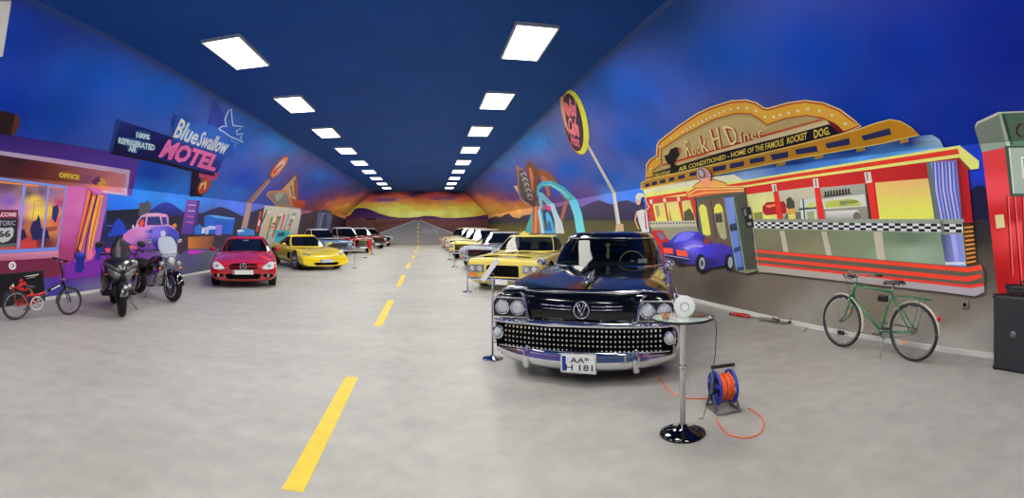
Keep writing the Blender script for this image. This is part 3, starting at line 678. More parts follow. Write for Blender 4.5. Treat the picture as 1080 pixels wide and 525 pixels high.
m.ell(741.5,277.8,5.6,10,(12,12,18)); m.ell(743,277.5,3,6.4,(150,150,164)); m.ell(743,277.5,1.4,3.4,(50,50,60)); m.ell(771.5,276.5,4.6,9,(12,12,18)); m.ell(773,276.5,2.5,6,(140,140,156)); m.poly(qe((170,420),(215,428),(212,446),(180,440)), (14,12,26))
LVD = m.lv
m.build('painted_violet_car', wall_right, 'painted violet muscle car with red tail lamps by the diner door')
m = Mural(WR, LVD)
m.poly(qe((40,300),(78,300),(100,350),(116,440),(96,450),(84,380),(60,330)), (60,74,110)); m.poly(qe((14,214),(40,205),(58,214),(70,300),(40,304),(24,260)), (228,226,220)); m.poly(qe((46,216),(52,216),(60,290),(54,292)), (190,60,60))
m.line(qe((16,216),(8,250),(24,290)), [1.8,1.5,1.2], (214,160,120)); m.line(qe((50,214),(68,196),(52,160)), [1.8,1.5,1.2], (220,168,130)); m.ell(675.6,212,2.6,4.2,(224,176,140)); m.poly(qe((10,150),(20,136),(40,136),(56,156),(40,152),(30,168),(20,160),(14,175)), (230,226,200))
m.build('painted_person', wall_right, 'painted person in white shirt and jeans at the end of the diner')
# petrol pump
m = Mural(WR, 6)
m.poly([(1036,158),(1063,152),(1070,200),(1074,205),(1092,205),(1092,322),(1053,314)], lambda x, y: idw([(1045,170,(190,50,54)),(1050,200,(206,64,70)),(1055,230,(176,24,28)),(1058,290,(150,14,18)),(1075,240,(214,70,70)),(1078,290,(180,26,28)),(1068,230,(160,14,18))])(x, y), gridn=12)
for a, b_ in (((1069,206),(1077,300)),((1062,207),(1067,290)),((1078,206),(1081,280))): m.line([a,b_], 1.2, (110,6,10)); m.line([(a[0]+1.8,a[1]),(b_[0]+1.8,b_[1])], .9, (230,110,110))
m.poly([(1028,134),(1030.5,128),(1053,117.5),(1064,155),(1036,160.5)], (124,138,126)); m.poly([(1028,134),(1030.5,128),(1053,117.5),(1092,116),(1092,118),(1054,120),(1032,130)], (196,202,190))
m.poly([(1053,119),(1092,117.5),(1092,155),(1063,155)], (84,112,92)); m.poly([(1053.5,119),(1056.5,119),(1066,154),(1062,155)], (168,182,166)); m.poly([(1056.5,119.5),(1060,119.5),(1069,152),(1066,154)], (52,78,62))
m.poly([(1060,154),(1092,154),(1092,207),(1066,207)], (46,72,58)); m.poly([(1064,156),(1092,156),(1092,204),(1069,204)], (150,164,150)); m.line([(1065,156),(1069.5,204)], 1.2, (214,220,208)); m.line([(1069,205),(1092,205)], 1.4, (70,92,78))
m.poly([(1077,165),(1092,165),(1092,188),(1079,188)], (214,220,206)); m.poly([(1079.4,167.5),(1092,167.5),(1092,185.5),(1081,185.5)], (120,134,122))
m.line([(1079.5,130),(1075.5,130.5),(1073,134),(1073,139.5),(1076,143),(1080,142.5)], [1,1.8,2.2,2,1.6,1], (90,16,30))
m.poly([(1050,226.7),(1059,226),(1060.6,239.6),(1051.4,241)], (206,196,140))
m.build('painted_petrol_pump', wall_right, 'painted tall red fuel pump with grey-green head')
# left wall --------------------------------------------------------------------------------
m = Mural(WL)
m.poly([(108,252),(112,238),(112,222),(150,220),(200,224),(235,226),(270,232),(330,240),(364,234),(364,252),(330,262),(200,262),(190,268),(100,262)], lambda x, y: idw([(120,225,(14,16,40)),(115,250,(20,30,80)),(150,228,(20,20,44)),(190,225,(34,26,44)),(240,235,(44,36,48)),(320,240,(52,40,44)),(200,255,(60,44,60)),(120,262,(70,30,110))])(x, y), gridn=12)
m.poly([(158,222),(166,216),(172,213.5),(176,213),(182,215),(190,221),(196,227),(160,230)], vgrad(213,(34,60,170),226,(24,30,110))); m.poly([(206,228),(222,221),(232,218),(240,220),(252,226),(262,232),(236,236),(206,232)], (32,28,74))
m.poly([(300,236),(318,226),(335,222),(352,226),(366,232),(366,240),(300,242)], (50,32,50)); m.poly([(258,226),(278,219),(290,224),(300,232),(262,236)], (30,28,66))
m.line([(112,238),(118,238)], .8, (60,110,200)); m.poly([(114,246),(146,240),(146,243),(114,250)], (50,80,150)); m.poly([(114,250),(121,233),(125,230),(130,235),(134,246)], (24,60,180))
m.poly([(147,214),(159,214),(158,228),(146,228)], (78,76,84)); m.poly([(152,214),(155,211),(157,214)], (70,68,80))
m.poly([(110,262),(145,258),(146,262),(112,266)], (226,90,110)); m.poly([(60,285),(82,270),(140,262),(150,275),(100,290),(60,297)], (120,40,160))
m.poly([(198,250),(226,248.8),(223,262),(198,262)], hgrad(198,(196,116,50),224,(110,66,48))); m.poly([(198,263.5),(216,264.5),(205,268),(198,267.5)], (200,50,190))
m.build('painted_dusk_landscape', wall_left, 'painted dusk hills and ground beyond the motel')
m = Mural(WL, 14)
m.poly([(215,229),(219,226),(224,228),(247.6,230),(245,247),(215,246.5)], (26,96,196)); m.poly([(219.5,226.7),(226,229.5),(247.5,231.6),(247.5,230),(226,227)], (90,160,230)); m.poly([(226,232),(247,234),(245,247),(226,246)], (22,84,190))
m.poly([(216,240),(220,238),(228,238.5),(233,240),(228,241.5),(220,242),(219,247),(216,247)], (190,200,240)); m.poly([(227,237),(234,237),(233,248),(227,248)], (130,110,210)); m.poly([(205,240),(210,236),(214,240),(214,247),(205,247)], (30,110,210)); m.poly([(213,240),(216,240),(215,246),(212,246)], (220,230,240))
m.poly([(250,243),(256,240),(262,241),(268,243),(268,248),(250,248)], (60,120,200)); m.poly([(250,242.5),(256,242),(257,244),(250,245)], (210,225,240))
m.build('painted_blue_house', wall_left, 'painted low blue house left of the red car')
m = Mural(WL, 14); qt = Z(120,200,5.25)
m.poly(qt((50,250),(90,220),(118,205),(128,175),(150,145),(180,132),(240,130),(292,138),(302,155),(302,192),(330,205),(358,238),(360,275),(340,318),(200,330),(150,330),(90,300),(48,275)), lambda x, y: idw([(132,250,(206,120,190)),(150,238,(220,140,200)),(165,227,(230,170,200)),(175,235,(200,150,210)),(160,250,(120,80,180)),(175,250,(60,50,150)),(185,255,(40,34,110)),(150,260,(90,50,150)),(150,245,(216,140,205))])(x, y), gridn=12)
m.poly(qt((186,150),(252,148),(262,196),(180,196)), (34,44,110)); m.poly(qt((262,152),(290,152),(294,190),(270,196)), (50,60,140)); m.poly(qt((130,180),(150,152),(176,150),(168,205),(140,205)), (50,40,110)); m.poly(qt((140,180),(158,162),(168,185),(155,205),(140,205)), (230,80,50))
m.poly(qt((165,232),(225,205),(300,200),(345,225),(362,250),(355,290),(340,318),(230,330),(210,290),(205,250)), lambda x, y: idw([(165,245,(120,110,220)),(185,245,(70,70,190)),(180,258,(30,24,90)),(165,258,(50,40,150))])(x, y))
m.ell(171.6,246.2,2.8,3.2,(220,220,240)); m.ell(158.5,243.8,1.6,1.8,(60,60,130)); m.ell(177,250,4,2,(24,20,70)); m.line(qt((210,300),(300,296)), 1.4, (40,30,110)); m.poly(qt((320,195),(340,185),(348,205),(330,212)), (214,130,60)); m.ell(139.8,238.8,1,2,(220,230,240))
m.line(qt((120,212),(130,175),(152,146),(182,134),(240,132),(292,140)), 1.1, (250,190,214))
m.build('painted_pickup', wall_left, 'painted pink and violet old pickup truck behind the motorcycles')
# motel sign
m = Mural(WL, 8); qm = Z(100,90,3.5)
m.poly([(197,210.5),(210.8,211.5),(206,246.5),(190.5,246.5)], vgrad(211,(124,70,170),246,(80,50,150))); m.poly([(207.5,211.3),(210.8,211.5),(206,246.5),(202.6,246.5)], (70,40,130))
for i, c in enumerate(((200,180,210),(210,190,220),(220,80,140),(220,90,150))): y = 216+i*6; m.line([(198.5-i*.9,y),(206.5-i*.9,y+.6)], 1.0, c)
m.poly(qm((358,308),(386,318),(396,412),(350,410)), (34,26,50)); m.poly(qm((385,312),(458,322),(450,346),(432,350),(384,338)), (206,84,140)); m.line(qm((396,325),(445,332)), 2.2, (150,50,110))
m.ell(214.6,196.2,6,10.2,(90,40,40),30); m.ell(215.2,195.6,5.4,9.4,(214,90,60),30); m.poly(qm((390,362),(412,352),(408,382),(402,384),(404,364),(396,366),(386,384),(384,382)), (255,220,150))
m.poly(qm((82,124),(292,192),(235,275),(55,245)), lambda x, y: idw([(124,128,(20,50,130)),(140,140,(8,20,100)),(155,145,(10,26,110)),(120,158,(6,14,70)),(160,155,(10,20,90))])(x, y)); m.poly(qm((82,122),(92,122),(62,250),(54,246)), (34,66,140))
m.poly(qm((55,244),(150,262),(235,272),(362,302),(440,320),(440,332),(362,318),(235,285),(55,250)), (20,16,34))
m.poly(qm((292,105),(350,118),(482,165),(512,262),(480,260),(450,322),(400,318),(236,272),(286,190)), lambda x, y: idw([(185,122,(20,80,190)),(205,140,(50,110,215)),(225,145,(50,110,220)),(240,160,(40,90,200)),(175,160,(10,30,120)),(200,165,(24,40,140)),(220,175,(30,40,150))])(x, y), gridn=8)
m.poly(qm((418,140),(440,48),(478,112),(470,160)), (44,70,180)); m.poly(qm((292,105),(300,107),(290,150),(280,148)), (20,60,160))
m.ell(150.5,141.2,8.6,4.4,(20,80,150),12); m.ell(143.8,151.2,21,5.4,(20,80,150),12); m.ell(139.6,156.6,6,4,(20,80,150),12)
lv = m.lv
for c, o_, bd in (((60,160,210),0,.1),((215,255,245),0,.035)):
    m.text('100%', [(143,144.5),(157.5,147),(158,141.5),(143.6,138)], c, bold=bd); m.text('REFRIGERATED', [(124,150.4),(162.4,158.4),(163.4,152.2),(124.6,143.8)], c, bold=bd); m.text('AIR', [(134.6,158.6),(143.4,160.6),(144.2,154.6),(135.6,152.6)], c, bold=bd)
for c, bd in (((90,170,240),.06),((236,250,255),.015)):
    m.text('Blue', [(181.5,144),(206,153),(211,136),(187,122)], c, bold=bd, shear=.35); m.text('Swallow', [(206,153),(238,163),(243,147),(212,137)], c, bold=bd, shear=.35)
for c, bd in (((110,36,110),.1),((236,120,190),.045)):
    m.text('MOTEL', [(166,165),(226,180.5),(232,163.6),(175.5,145.4)], c, bold=bd, shear=.12)
wg = ((455,158),(478,172),(500,188),(522,196),(545,208),(536,190),(545,175),(524,180),(522,165),(545,150),(508,146),(504,118),(502,84),(492,92),(478,122),(484,150),(470,148),(455,158))
m.line(qm(*wg), 2.2, (60,130,230)); m.line(qm(*wg), 1.0, (215,240,255)); m.line(qm((500,200),(530,214),(510,216),(520,228)), .9, (120,180,250))
m.build('painted_motel_sign', wall_left, 'painted neon motel sign with pink capitals and a bird')
# motel office
m = Mural(WL, 10); q0 = Z(0,90,3.5); qo = Z(0,160,4.038)
pl = [(-14,0)]
def ext(*p): return list(p)
m.poly([(-14,262),(-14,186),(70,196),(108,196),(101,277),(88,280),(60,292),(-14,296)], lambda x, y: idw([(80,205,(206,100,170)),(75,240,(196,96,160)),(70,270,(160,56,110)),(100,215,(214,120,190)),(60,280,(126,34,84)),(20,272,(140,40,84)),(10,285,(110,30,70)),(90,250,(180,70,140))])(x, y), gridn=12)
m.poly([(-14,160),(0,163),(133,183),(131,204),(108,203),(104,198),(70,196),(-14,186)], lambda x, y: idw([(5,175,(84,44,50)),(40,180,(110,48,50)),(70,188,(150,80,60)),(95,190,(150,90,140)),(120,195,(220,140,150)),(125,200,(230,150,170)),(105,195,(240,140,60)),(20,170,(70,36,50))])(x, y), gridn=12)
m.poly([(-14,139),(0,141),(60,150),(148.5,165),(146,172),(139,206),(134,206),(137,181),(0,160),(-14,158)], vgrad(142,(58,36,120),180,(96,64,176)), gridn=10)
m.poly([(-14,156.5),(0,158.5),(60,167),(137,179),(134,206.5),(108,203.5),(108,200.5),(131,203.5),(133,183.5),(60,172),(0,163),(-14,161)], (216,190,224))
m.poly([(137,180),(141,178),(136,206),(134,206)], (130,60,160))
m.poly([(-14,115),(5,117),(19,121),(21.5,130),(14,142.5),(-14,138)], (44,26,26)); m.poly([(16,120),(19,121),(21.5,130),(14,142.5),(11,142)], (96,52,44))
m.ell(73,184.7,11.5,4.6,(190,110,50),6,gridn=0); m.text('OFFICE', [(61,186.5),(83.5,189.5),(84.5,184.5),(62.5,181)], (255,226,90), bold=.05, shear=-.2)
m.ell(107,192,4,4.6,(252,190,80),0); m.poly([(96,191),(104,185),(106,191),(100,196)], (110,60,130))
# window
m.poly([(-14,185.5),(0,187),(70.6,196),(60.7,264),(-14,268)], (126,140,214)); lv = m.lv
m.poly([(-14,188),(0,190),(68.5,198.5),(59,261),(-14,264.5)], lambda x, y: idw([(5,195,(96,60,90)),(10,212,(130,90,180)),(20,220,(210,130,190)),(20,235,(150,50,100)),(35,210,(250,214,80)),(38,225,(255,220,90)),(33,238,(180,110,60)),(50,205,(150,110,160)),(52,222,(250,200,70)),(62,215,(180,60,120)),(60,232,(210,90,90)),(50,240,(220,130,60)),(28,255,(190,50,60)),(45,255,(90,30,50)),(30,205,(90,60,90)),(45,203,(100,76,110))])(x, y), gridn=18, lv=lv+1)
m.line([(-8,191),(6,192.5),(40,196)], 1.8, (240,140,60), lv=lv+2); m.line([(52,197),(65,198)], 2, (236,140,70), lv=lv+2); m.poly([(31,243),(33,234),(38,232),(40,226),(42,232),(43,240),(50,243),(52,252),(34,253)], (34,30,84), lv=lv+2); m.poly([(55,218),(60,216),(62,222),(58,235),(54,230)], (40,40,110), lv=lv+2); m.poly([(20,244),(25,241),(28,250),(22,254)], (50,24,60), lv=lv+2)
m.line([(33,238),(36,212),(54,210)], .8, (200,140,60), lv=lv+2); m.poly([(19,256),(38,254),(38,261),(19,262)], (200,60,60), lv=lv+2); m.poly([(46,240),(60,238),(59,243),(46,245)], (150,70,60), lv=lv+2); m.line([(49,246),(49,257)], .9, (90,40,60), lv=lv+2)
m.line([(25.6,192),(18.5,262)], 3, (140,150,220), lv=lv+3); m.line([(51,195),(44,261)], 2.2, (140,150,224), lv=lv+3); m.line([(69.5,197),(60,263)], 1.8, (130,140,214), lv=lv+3); m.line([(-14,188),(0,189.3),(69.5,198.2)], 1.2, (120,140,220), lv=lv+3); m.line([(-14,266.3),(60,262)], 3.2, (110,140,224), lv=lv+3)
# poster in the window
m.lv = lv+4
m.poly([(-14,221),(18.6,221.4),(16.8,259),(-14,262)], (34,32,44)); m.poly([(-14,222.5),(17.8,222.8),(17.2,230),(-14,230)], (130,36,60)); m.text('WELCOME', [(-12,228.6),(16.4,228.4),(17,224),(-12,223.8)], (232,200,210), bold=.04)
m.text('HISTORIC', [(-10,238.5),(15.6,237.5),(16,232.5),(-10,232.5)], (150,152,160), bold=.02); m.poly([(-9,241),(-6,239.5),(5,240.5),(12,239.5),(14,242),(13,249),(8,254),(2,256),(-5,253),(-9,248)], (186,186,186)); m.text('66', [(-3,250.5),(10.5,250),(10.8,242.5),(-3,243)], (60,60,64), bold=.05)
m.poly([(-14,259),(16.8,256),(16.6,258.6),(-14,262)], (90,100,104))
# sill, wall, lamp
m.poly([(-14,268.5),(61,264),(61,272),(-14,276)], vgrad(265,(206,140,170),276,(170,80,110))); m.poly([(-14,276),(61,271.5),(63,277),(68,288),(60,290),(-14,297)], (112,34,66)); m.line([(-14,276.4),(61,272)], .8, (80,24,50))
m.ell(12.4,280,4,4.4,(226,222,214)); m.ell(12.4,280,2,2.2,(120,120,124)); m.ell(12.1,279.8,.9,1,(240,240,236))
# doorway
m.poly([(92,197),(103,204),(109,203),(113,206),(103,262),(96,274),(86,277),(77,276)], (190,90,160)); m.poly([(92.5,199),(100,206.5),(92,240),(84,268),(78.5,268)], (100,40,60)); m.poly([(92.5,199),(95,203),(86,240),(80,262),(79,262)], (236,120,60)); m.poly([(97,205),(100,207),(90,245),(84,266),(82,262),(92,226)], (240,150,70)); m.line([(93,215),(84,255)], 1.2, (160,40,90))
m.poly([(103,206),(108,206),(101,240),(96,262),(91,268),(96,232)], (246,166,60)); m.line([(105.5,208),(97,245),(94,262)], 1.1, (200,60,60)); m.line([(101.5,205),(91,250),(88,270)], 1.5, (44,28,60)); m.line([(109.5,205),(102,245),(99,262)], 1.0, (70,120,190))
m.poly([(77,268),(80,266.5),(88,266.5),(90,270),(87.5,277),(88,284),(84,287),(78.5,286),(80,279)], (26,34,130)); m.ell(84,268,5,1.6,(50,70,190),0); m.poly([(98.5,261),(102,259),(107.5,259.5),(107,264),(104.5,270),(106,274),(100,274),(101.5,269)], (30,44,150)); m.poly([(92,263),(96,262),(97,270),(94,274),(90,272)], (240,120,140))
m.build('painted_motel_office', wall_left, 'painted motel office with violet roof and a lit window')
# lamp sign, hut with awning, grey arch
m = Mural(WL, 20); ql = Z(250,150,4.77)
m.poly(ql((18,432),(55,290),(78,300),(48,434)), (166,130,130)); m.poly(ql((55,290),(155,180),(168,190),(76,302)), (170,124,120)); m.line(ql((76,300),(166,190)), .9, (214,170,150))
m.ell(294,175.8,4.6,14.6,(190,90,60),38); m.ell(294.6,175.6,3.6,13.2,(232,150,110),38); m.ell(295.4,174,2.6,6.4,(226,206,190),38); m.line(ql((196,136),(226,112)), 1.6, (190,80,60)); m.ell(289.5,181,1.2,3,(206,80,50),38)
m.build('painted_lamp_sign', wall_left, 'painted leaning pole with an orange leaf-shaped sign')
m = Mural(WL, 20)
m.poly(ql((138,318),(328,326),(290,520),(100,520)), vgrad(218,(190,184,172),258,(150,146,136)))
for i, (x, c) in enumerate(((150,(90,60,50)),(162,(204,150,60)),(176,(60,110,110)),(192,(210,190,90)),(206,(170,70,50)),(220,(70,130,120)),(238,(200,60,40)),(262,(120,150,150)),(284,(150,120,100)))):
    y0 = 340+((i*37)%40); m.line(ql((x,y0),(x-30,y0+70+(i*23)%50)), 1.8, c, lv=22)
for i in range(12):
    x, y = 150+(i*53)%150, 345+(i*31)%110; m.poly(ql((x,y),(x+16,y),(x+13,y+10),(x-3,y+10)), [(220,210,180),(90,90,90),(190,80,60),(110,140,150)][i%4], lv=23)
m.poly(ql((218,240),(298,156),(302,200),(305,295),(272,290)), (184,84,50), lv=22); m.poly(ql((226,238),(292,168),(296,288),(276,282)), (196,176,128), lv=23); m.line(ql((270,215),(280,270)), 2, (170,110,80), lv=24); m.line(ql((288,185),(292,270)), 1.5, (140,80,60), lv=24)
m.poly(ql((275,290),(346,292),(336,334),(272,322)), (190,80,50), lv=24); m.poly(ql((142,262),(158,244),(252,238),(284,320),(200,322)), (214,140,90), lv=25); m.poly(ql((152,262),(164,252),(244,248),(270,314),(204,316)), (140,140,136), lv=26); m.poly(ql((186,262),(200,256),(244,250),(200,300)), (180,180,176), lv=27)
m.poly(ql((112,346),(124,348),(104,450),(92,448)), (176,60,50), lv=24); m.line(ql((112,390),(106,420)), 1.6, (226,220,210), lv=25); m.poly(ql((188,450),(210,440),(262,446),(266,470),(240,520),(186,520)), (40,150,160), lv=24); m.poly(ql((205,455),(240,452),(236,472),(200,476)), (30,70,90), lv=25)
m.build('painted_hut', wall_left, 'painted roadside hut with a pointed sign and grey awning')
m = Mural(WL, 20)
m.poly([(333,243),(335,226),(338,221.5),(343,220.5),(349,223),(350.5,228),(347.5,243)], (80,90,122)); m.poly([(336.5,243),(338.5,228),(341.5,224),(345.5,226),(343,243)], (56,60,90)); m.line([(337,242),(339.5,228),(343,224)], .8, (130,142,170))
m.build('painted_grey_arch', wall_left, 'painted small grey arch near the far cars')
# ---------------------------------------------------------------- vehicle helpers
def paint(name, col, rough=.22, metal=.0):
    return mat(name, col, rough, metal, coat=1.0)
m_chrome = mat('chrome', (225,226,228), .08, 1.0); m_steel = mat('brushed_steel', (170,172,174), .32, 1.0)
m_black = mat('black_plastic', (14,14,15), .45); m_gloss = mat('gloss_black', (8,8,9), .12, coat=.6)
m_rub = mat('tyre_rubber', (18,18,18), .75); m_void = mat('dark_recess', (4,4,4), .9, spec=.1)
m_glass = mat('tinted_glass', (6,9,10), .03, spec=.6); m_lens = mat('clear_lens', (205,208,212), .14, .4, coat=1); m_bright = mat('bright_lens', (228,230,232), .1, .1, coat=1)
m_amber = mat('amber_lens', (235,120,20), .15, coat=1); m_red = mat('red_lens', (190,12,14), .15, coat=1)
m_plate = mat('plate_white', (225,226,222), .4); m_ink = mat('plate_ink', (12,12,14), .5); m_eu = mat('plate_blue', (12,50,150), .4)
m_alloy = mat('alloy_silver', (185,188,192), .25, .9); m_seat = mat('seat_dark', (26,24,24), .7); m_white = mat('white_gloss', (232,232,228), .3)
# clear windscreen glass that lets the cabin show
def clear_glass():
    m = bpy.data.materials.new('windscreen_glass'); m.use_nodes = True; nt = m.node_tree; nt.nodes.remove(nt.nodes['Principled BSDF'])
    t = nt.nodes.new('ShaderNodeBsdfTransparent'); t.inputs[0].default_value = (.42,.46,.44,1)
    g = nt.nodes.new('ShaderNodeBsdfGlossy'); g.inputs['Roughness'].default_value = .02; g.inputs[0].default_value = (.9,.9,.9,1)
    f = nt.nodes.new('ShaderNodeFresnel'); f.inputs['IOR'].default_value = 1.55
    mx = nt.nodes.new('ShaderNodeMixShader')
    nt.links.new(f.outputs[0], mx.inputs[0]); nt.links.new(t.outputs[0], mx.inputs[1]); nt.links.new(g.outputs[0], mx.inputs[2])
    nt.links.new(mx.outputs[0], nt.nodes['Material Output'].inputs[0]); return m
m_clear = clear_glass()
def bake(o):
    dg = bpy.context.evaluated_depsgraph_get(); me = bpy.data.meshes.new_from_object(o.evaluated_get(dg)); old = o.data
    o.modifiers.clear(); me.name = o.name; o.data = me; bpy.data.meshes.remove(old); return o
def sgn(v): return (v > 0)-(v < 0)
def car_body(st, m, parent, wheels=(), wr=.34, ww=.26, level=2, crest=0., sharp=0.):
    """st: (y, z_bottom, z_shoulder, z_centre, w_bottom, w_mid, w_shoulder); a smooth shell with cut wheel arches"""
    b = MB(); rows = []
    for y, zb, zs, zc, wb, wm, ws in st:
        h = zs-zb
        half = [(wb*.7,zb),(wb,zb+.05),(wm*.995,zb+h*.42),(wm,zb+h*.74),(ws,zs-.015),(ws*.86,zs+crest),(ws*.5,zs+(zc-zs)*.8),(ws*.18,zc)]
        rows.append([Vector((x,y,z)) for x, z in half]+[Vector((-x,y,z)) for x, z in half[::-1]])
    V = b.grid(rows, closed_u=True)
    n = len(rows[0])//2
    for R_ in (V[0], V[-1]):
        for i in range(n-1): b._f([R_[i],R_[i+1],R_[2*n-2-i],R_[2*n-1-i]])
    if sharp:
        cl = b.bm.edges.layers.float.new('crease_edge')
        for R0, R1 in zip(V, V[1:]):
            for k in (4, 2*n-5):
                e = b.bm.edges.get((R0[k],R1[k]))
                if e: e[cl] = sharp
    o = b.build('body', [m, m_void], parent)
    md = o.modifiers.new('s', 'SUBSURF'); md.levels = level; md.render_levels = level
    bake(o)
    if wheels:
        c = MB(); c.mi = 1
        for y, z, w_ in wheels:
            for s in (-1,1): c.lathe([(wr,-.17),(wr,.17)], (s*(w_+.01),y,z), 'x', 28)
        k = c.build('cut', [m, m_void])
        md = o.modifiers.new('b', 'BOOLEAN'); md.operation = 'DIFFERENCE'; md.object = k; md.solver = 'EXACT'
        try: md.material_mode = 'INDEX'
        except Exception: pass
        bake(o); bpy.data.objects.remove(k)
    for p in o.data.polygons: p.use_smooth = True
    return o
def wheel(parent, x, y, r, w_, style='disc', name='wheel'):
    s = sgn(x)
    t = MB(); t.lathe([(r*.66,-w_*.42),(r*.8,-w_*.5),(r*.95,-w_*.47),(r,-w_*.3),(r,w_*.3),(r*.95,w_*.47),(r*.8,w_*.5),(r*.66,w_*.42)], (0,0,0), 'x', 32, cap=True)
    o = t.build(name, m_rub, parent); o.location = (x,y,r)
    h = MB(); k = s*w_*.43
    if style == 'alloy':
        h.lathe([(r*.67,k),(r*.67,k+s*.012),(r*.6,k+s*.012),(r*.58,k-s*.01)], (0,0,0), 'x', 32, cap=False)
        for i in range(5):
            a = 2*PI*i/5; p = Vector((k+s*.012,0,0)); q = Vector((k+s*.006,math.cos(a)*r*.62,math.sin(a)*r*.62)); h.tube([p,q],[r*.12,r*.07],8,flat=(1,1))
        h.lathe([(.001,k+s*.04),(r*.14,k+s*.03),(r*.16,k)], (0,0,0), 'x', 16)
        h.build('rim', m_alloy, o)
        quick('brake_disc', m_black, o, lambda b: b.lathe([(r*.6,k-s*.012),(r*.6,k-s*.002)], (0,0,0), 'x', 24))
    elif style == 'wire':
        h.lathe([(r*.67,k),(r*.66,k+s*.02),(r*.56,k+s*.005),(r*.4,k-s*.02),(r*.2,k+s*.02),(.001,k+s*.035)], (0,0,0), 'x', 32, cap=False)
        h.build('rim', m_chrome, o)
    else:
        h.lathe([(r*.67,k),(r*.66,k+s*.018),(r*.58,k+s*.014),(r*.5,k),(r*.42,k+s*.012),(r*.3,k+s*.03),(.001,k+s*.036)], (0,0,0), 'x', 32, cap=False)
        h.build('hubcap', m_chrome, o)
    return o
def cabin(parent, m_roof, yA0, yB0, yA1, yB1, wb, wt, zb, zt, crown=.05, n=4.5, glass=None, A=(38,46), B=None, C=(40,52), Nn=80, rowt=(.06,.93), bow=.0, top=None, pillar_m=None):
    """glass house: windscreen, side and rear windows with pillars, and a roof"""
    glass = glass or m_glass
    def ring(t, dz=0., k=1.):
        yA = yA0+(yA1-yA0)*t; yB = yB0+(yB1-yB0)*t; w_ = (wb+(wt-wb)*t+bow*math.sin(PI*t))*k; yc = (yA+yB)/2; h = (yB-yA)/2*k; out = []
        for i in range(Nn):
            a = 2*PI*(i+.5)/Nn; c, s = math.cos(a), math.sin(a)
            out.append(Vector((w_*sgn(c)*abs(c)**(2/n), yc+h*sgn(s)*abs(s)**(2/n), zb+(zt-zb)*t+dz)))
        return out
    def is_pillar(i):
        a = math.degrees(2*PI*(i+1)/Nn) % 360
        d = a if a <= 180 else a-360               # -90 front, 90 rear
        f = abs(d) if abs(d) <= 90 else 180-abs(d) # 0 side, 90 front/rear
        if d < 0: return A[0] <= f <= A[1]
        if B and B[0] <= f <= B[1]: return True
        return C[0] <= f <= C[1]
    ts = [0, rowt[0]]+[rowt[0]+(rowt[1]-rowt[0])*i/5 for i in range(1,6)]+[1]
    R_ = [ring(t) for t in ts]
    sh = MB(); gl = MB()
    Vs = [[sh.bm.verts.new(p) for p in r] for r in R_]; Vg = [[gl.bm.verts.new(p+(Vector((0,(yA0+yB0)/2,zb))-p)*.004) for p in r] for r in R_]
    for j in range(len(ts)-1):
        for i in range(Nn):
            k = (i+1) % Nn
            if 1 <= j < len(ts)-2 and not is_pillar(i): gl._f([Vg[j][i],Vg[j][k],Vg[j+1][k],Vg[j+1][i]])
            else: sh._f([Vs[j][i],Vs[j][k],Vs[j+1][k],Vs[j+1][i]])
    prev = Vs[-1]
    for kk, dz in ((.93,.5),(.8,.75),(.6,.9),(.35,.98),(.1,1.)):
        cur = [sh.bm.verts.new(p) for p in ring(1, crown*dz, kk)]
        for i in range(Nn): sh._f([prev[i],prev[(i+1)%Nn],cur[(i+1)%Nn],cur[i]])
        prev = cur
    sh._f(prev)
    bmesh.ops.delete(gl.bm, geom=[v for v in gl.bm.verts if not v.link_faces], context='VERTS')
    r = sh.build('roof', m_roof, parent); g = gl.build('window_glass', glass, parent)
    return r, g
def headlight(parent, x, y, z, r, ring=True, name='headlight', m=None):
    o = quick(name, m or m_lens, parent, lambda b: b.lathe([(.001,-.022),(r*.5,-.018),(r*.9,-.004),(r*.9,.01)], (x,y,z), 'y', 20))
    if ring: quick('bezel', m_chrome, o, lambda b: b.lathe([(r*.88,-.006),(r*1.0,-.014),(r*1.14,-.004),(r*1.14,.03),(r*.88,.03)], (x,y,z), 'y', 20, cap=False))
    return o
def plate(parent, y, z, txt=None, w_=.5, h_=.11, x=0, m=None, two=None):
    o = quick('number_plate', m or m_plate, parent, lambda b: b.box((x,y,z),(w_,.012,h_),bev=.003))
    quick('blue_band', m_eu, o, lambda b: b.box((x-w_/2+.024,y-.0075,z),(.036,.003,h_*.9)))
    if two:
        sign_text('plate_text', two[0], m_ink, o, (x-w_*.24,y-.009,z+.008), (1,0,0), (0,0,1), w_*.56, h_*.36, .012); sign_text('plate_text', two[1], m_ink, o, (x-w_*.38,y-.009,z-h_*.42), (1,0,0), (0,0,1), w_*.82, h_*.38, .012)
    return o
def strip(parent, name, pts, r, m=None, flat=None, n=8): return quick(name, m or m_chrome, parent, lambda b: b.tube(pts, r, n, flat=flat))
def mirror_pts(pts): return [(-x,y,z) for x,y,z in pts]
def door_mirror(parent, x, y, z, m, s=1.):
    o = quick('door_mirror', m, parent, lambda b: (b.ball((x,y,z),(.09*s,.05*s,.06*s)), b.tube([(x,y,z-.01),(x-sgn(x)*.12*s,y+.03,z-.05)], .018*s, 6)))
    quick('mirror_glass', m_chrome, o, lambda b: b.lathe([(.001,0),(.05*s,.002)], (x,y+.047*s,z), 'y', 16)); return o
def seats(parent, xs, y, z, m=None, h=.5, w_=.5):
    for x in xs:
        o = quick('seat', m or m_seat, parent, lambda b: b.box((x,y,z+h/2),(w_,.14,h),bev=.05))
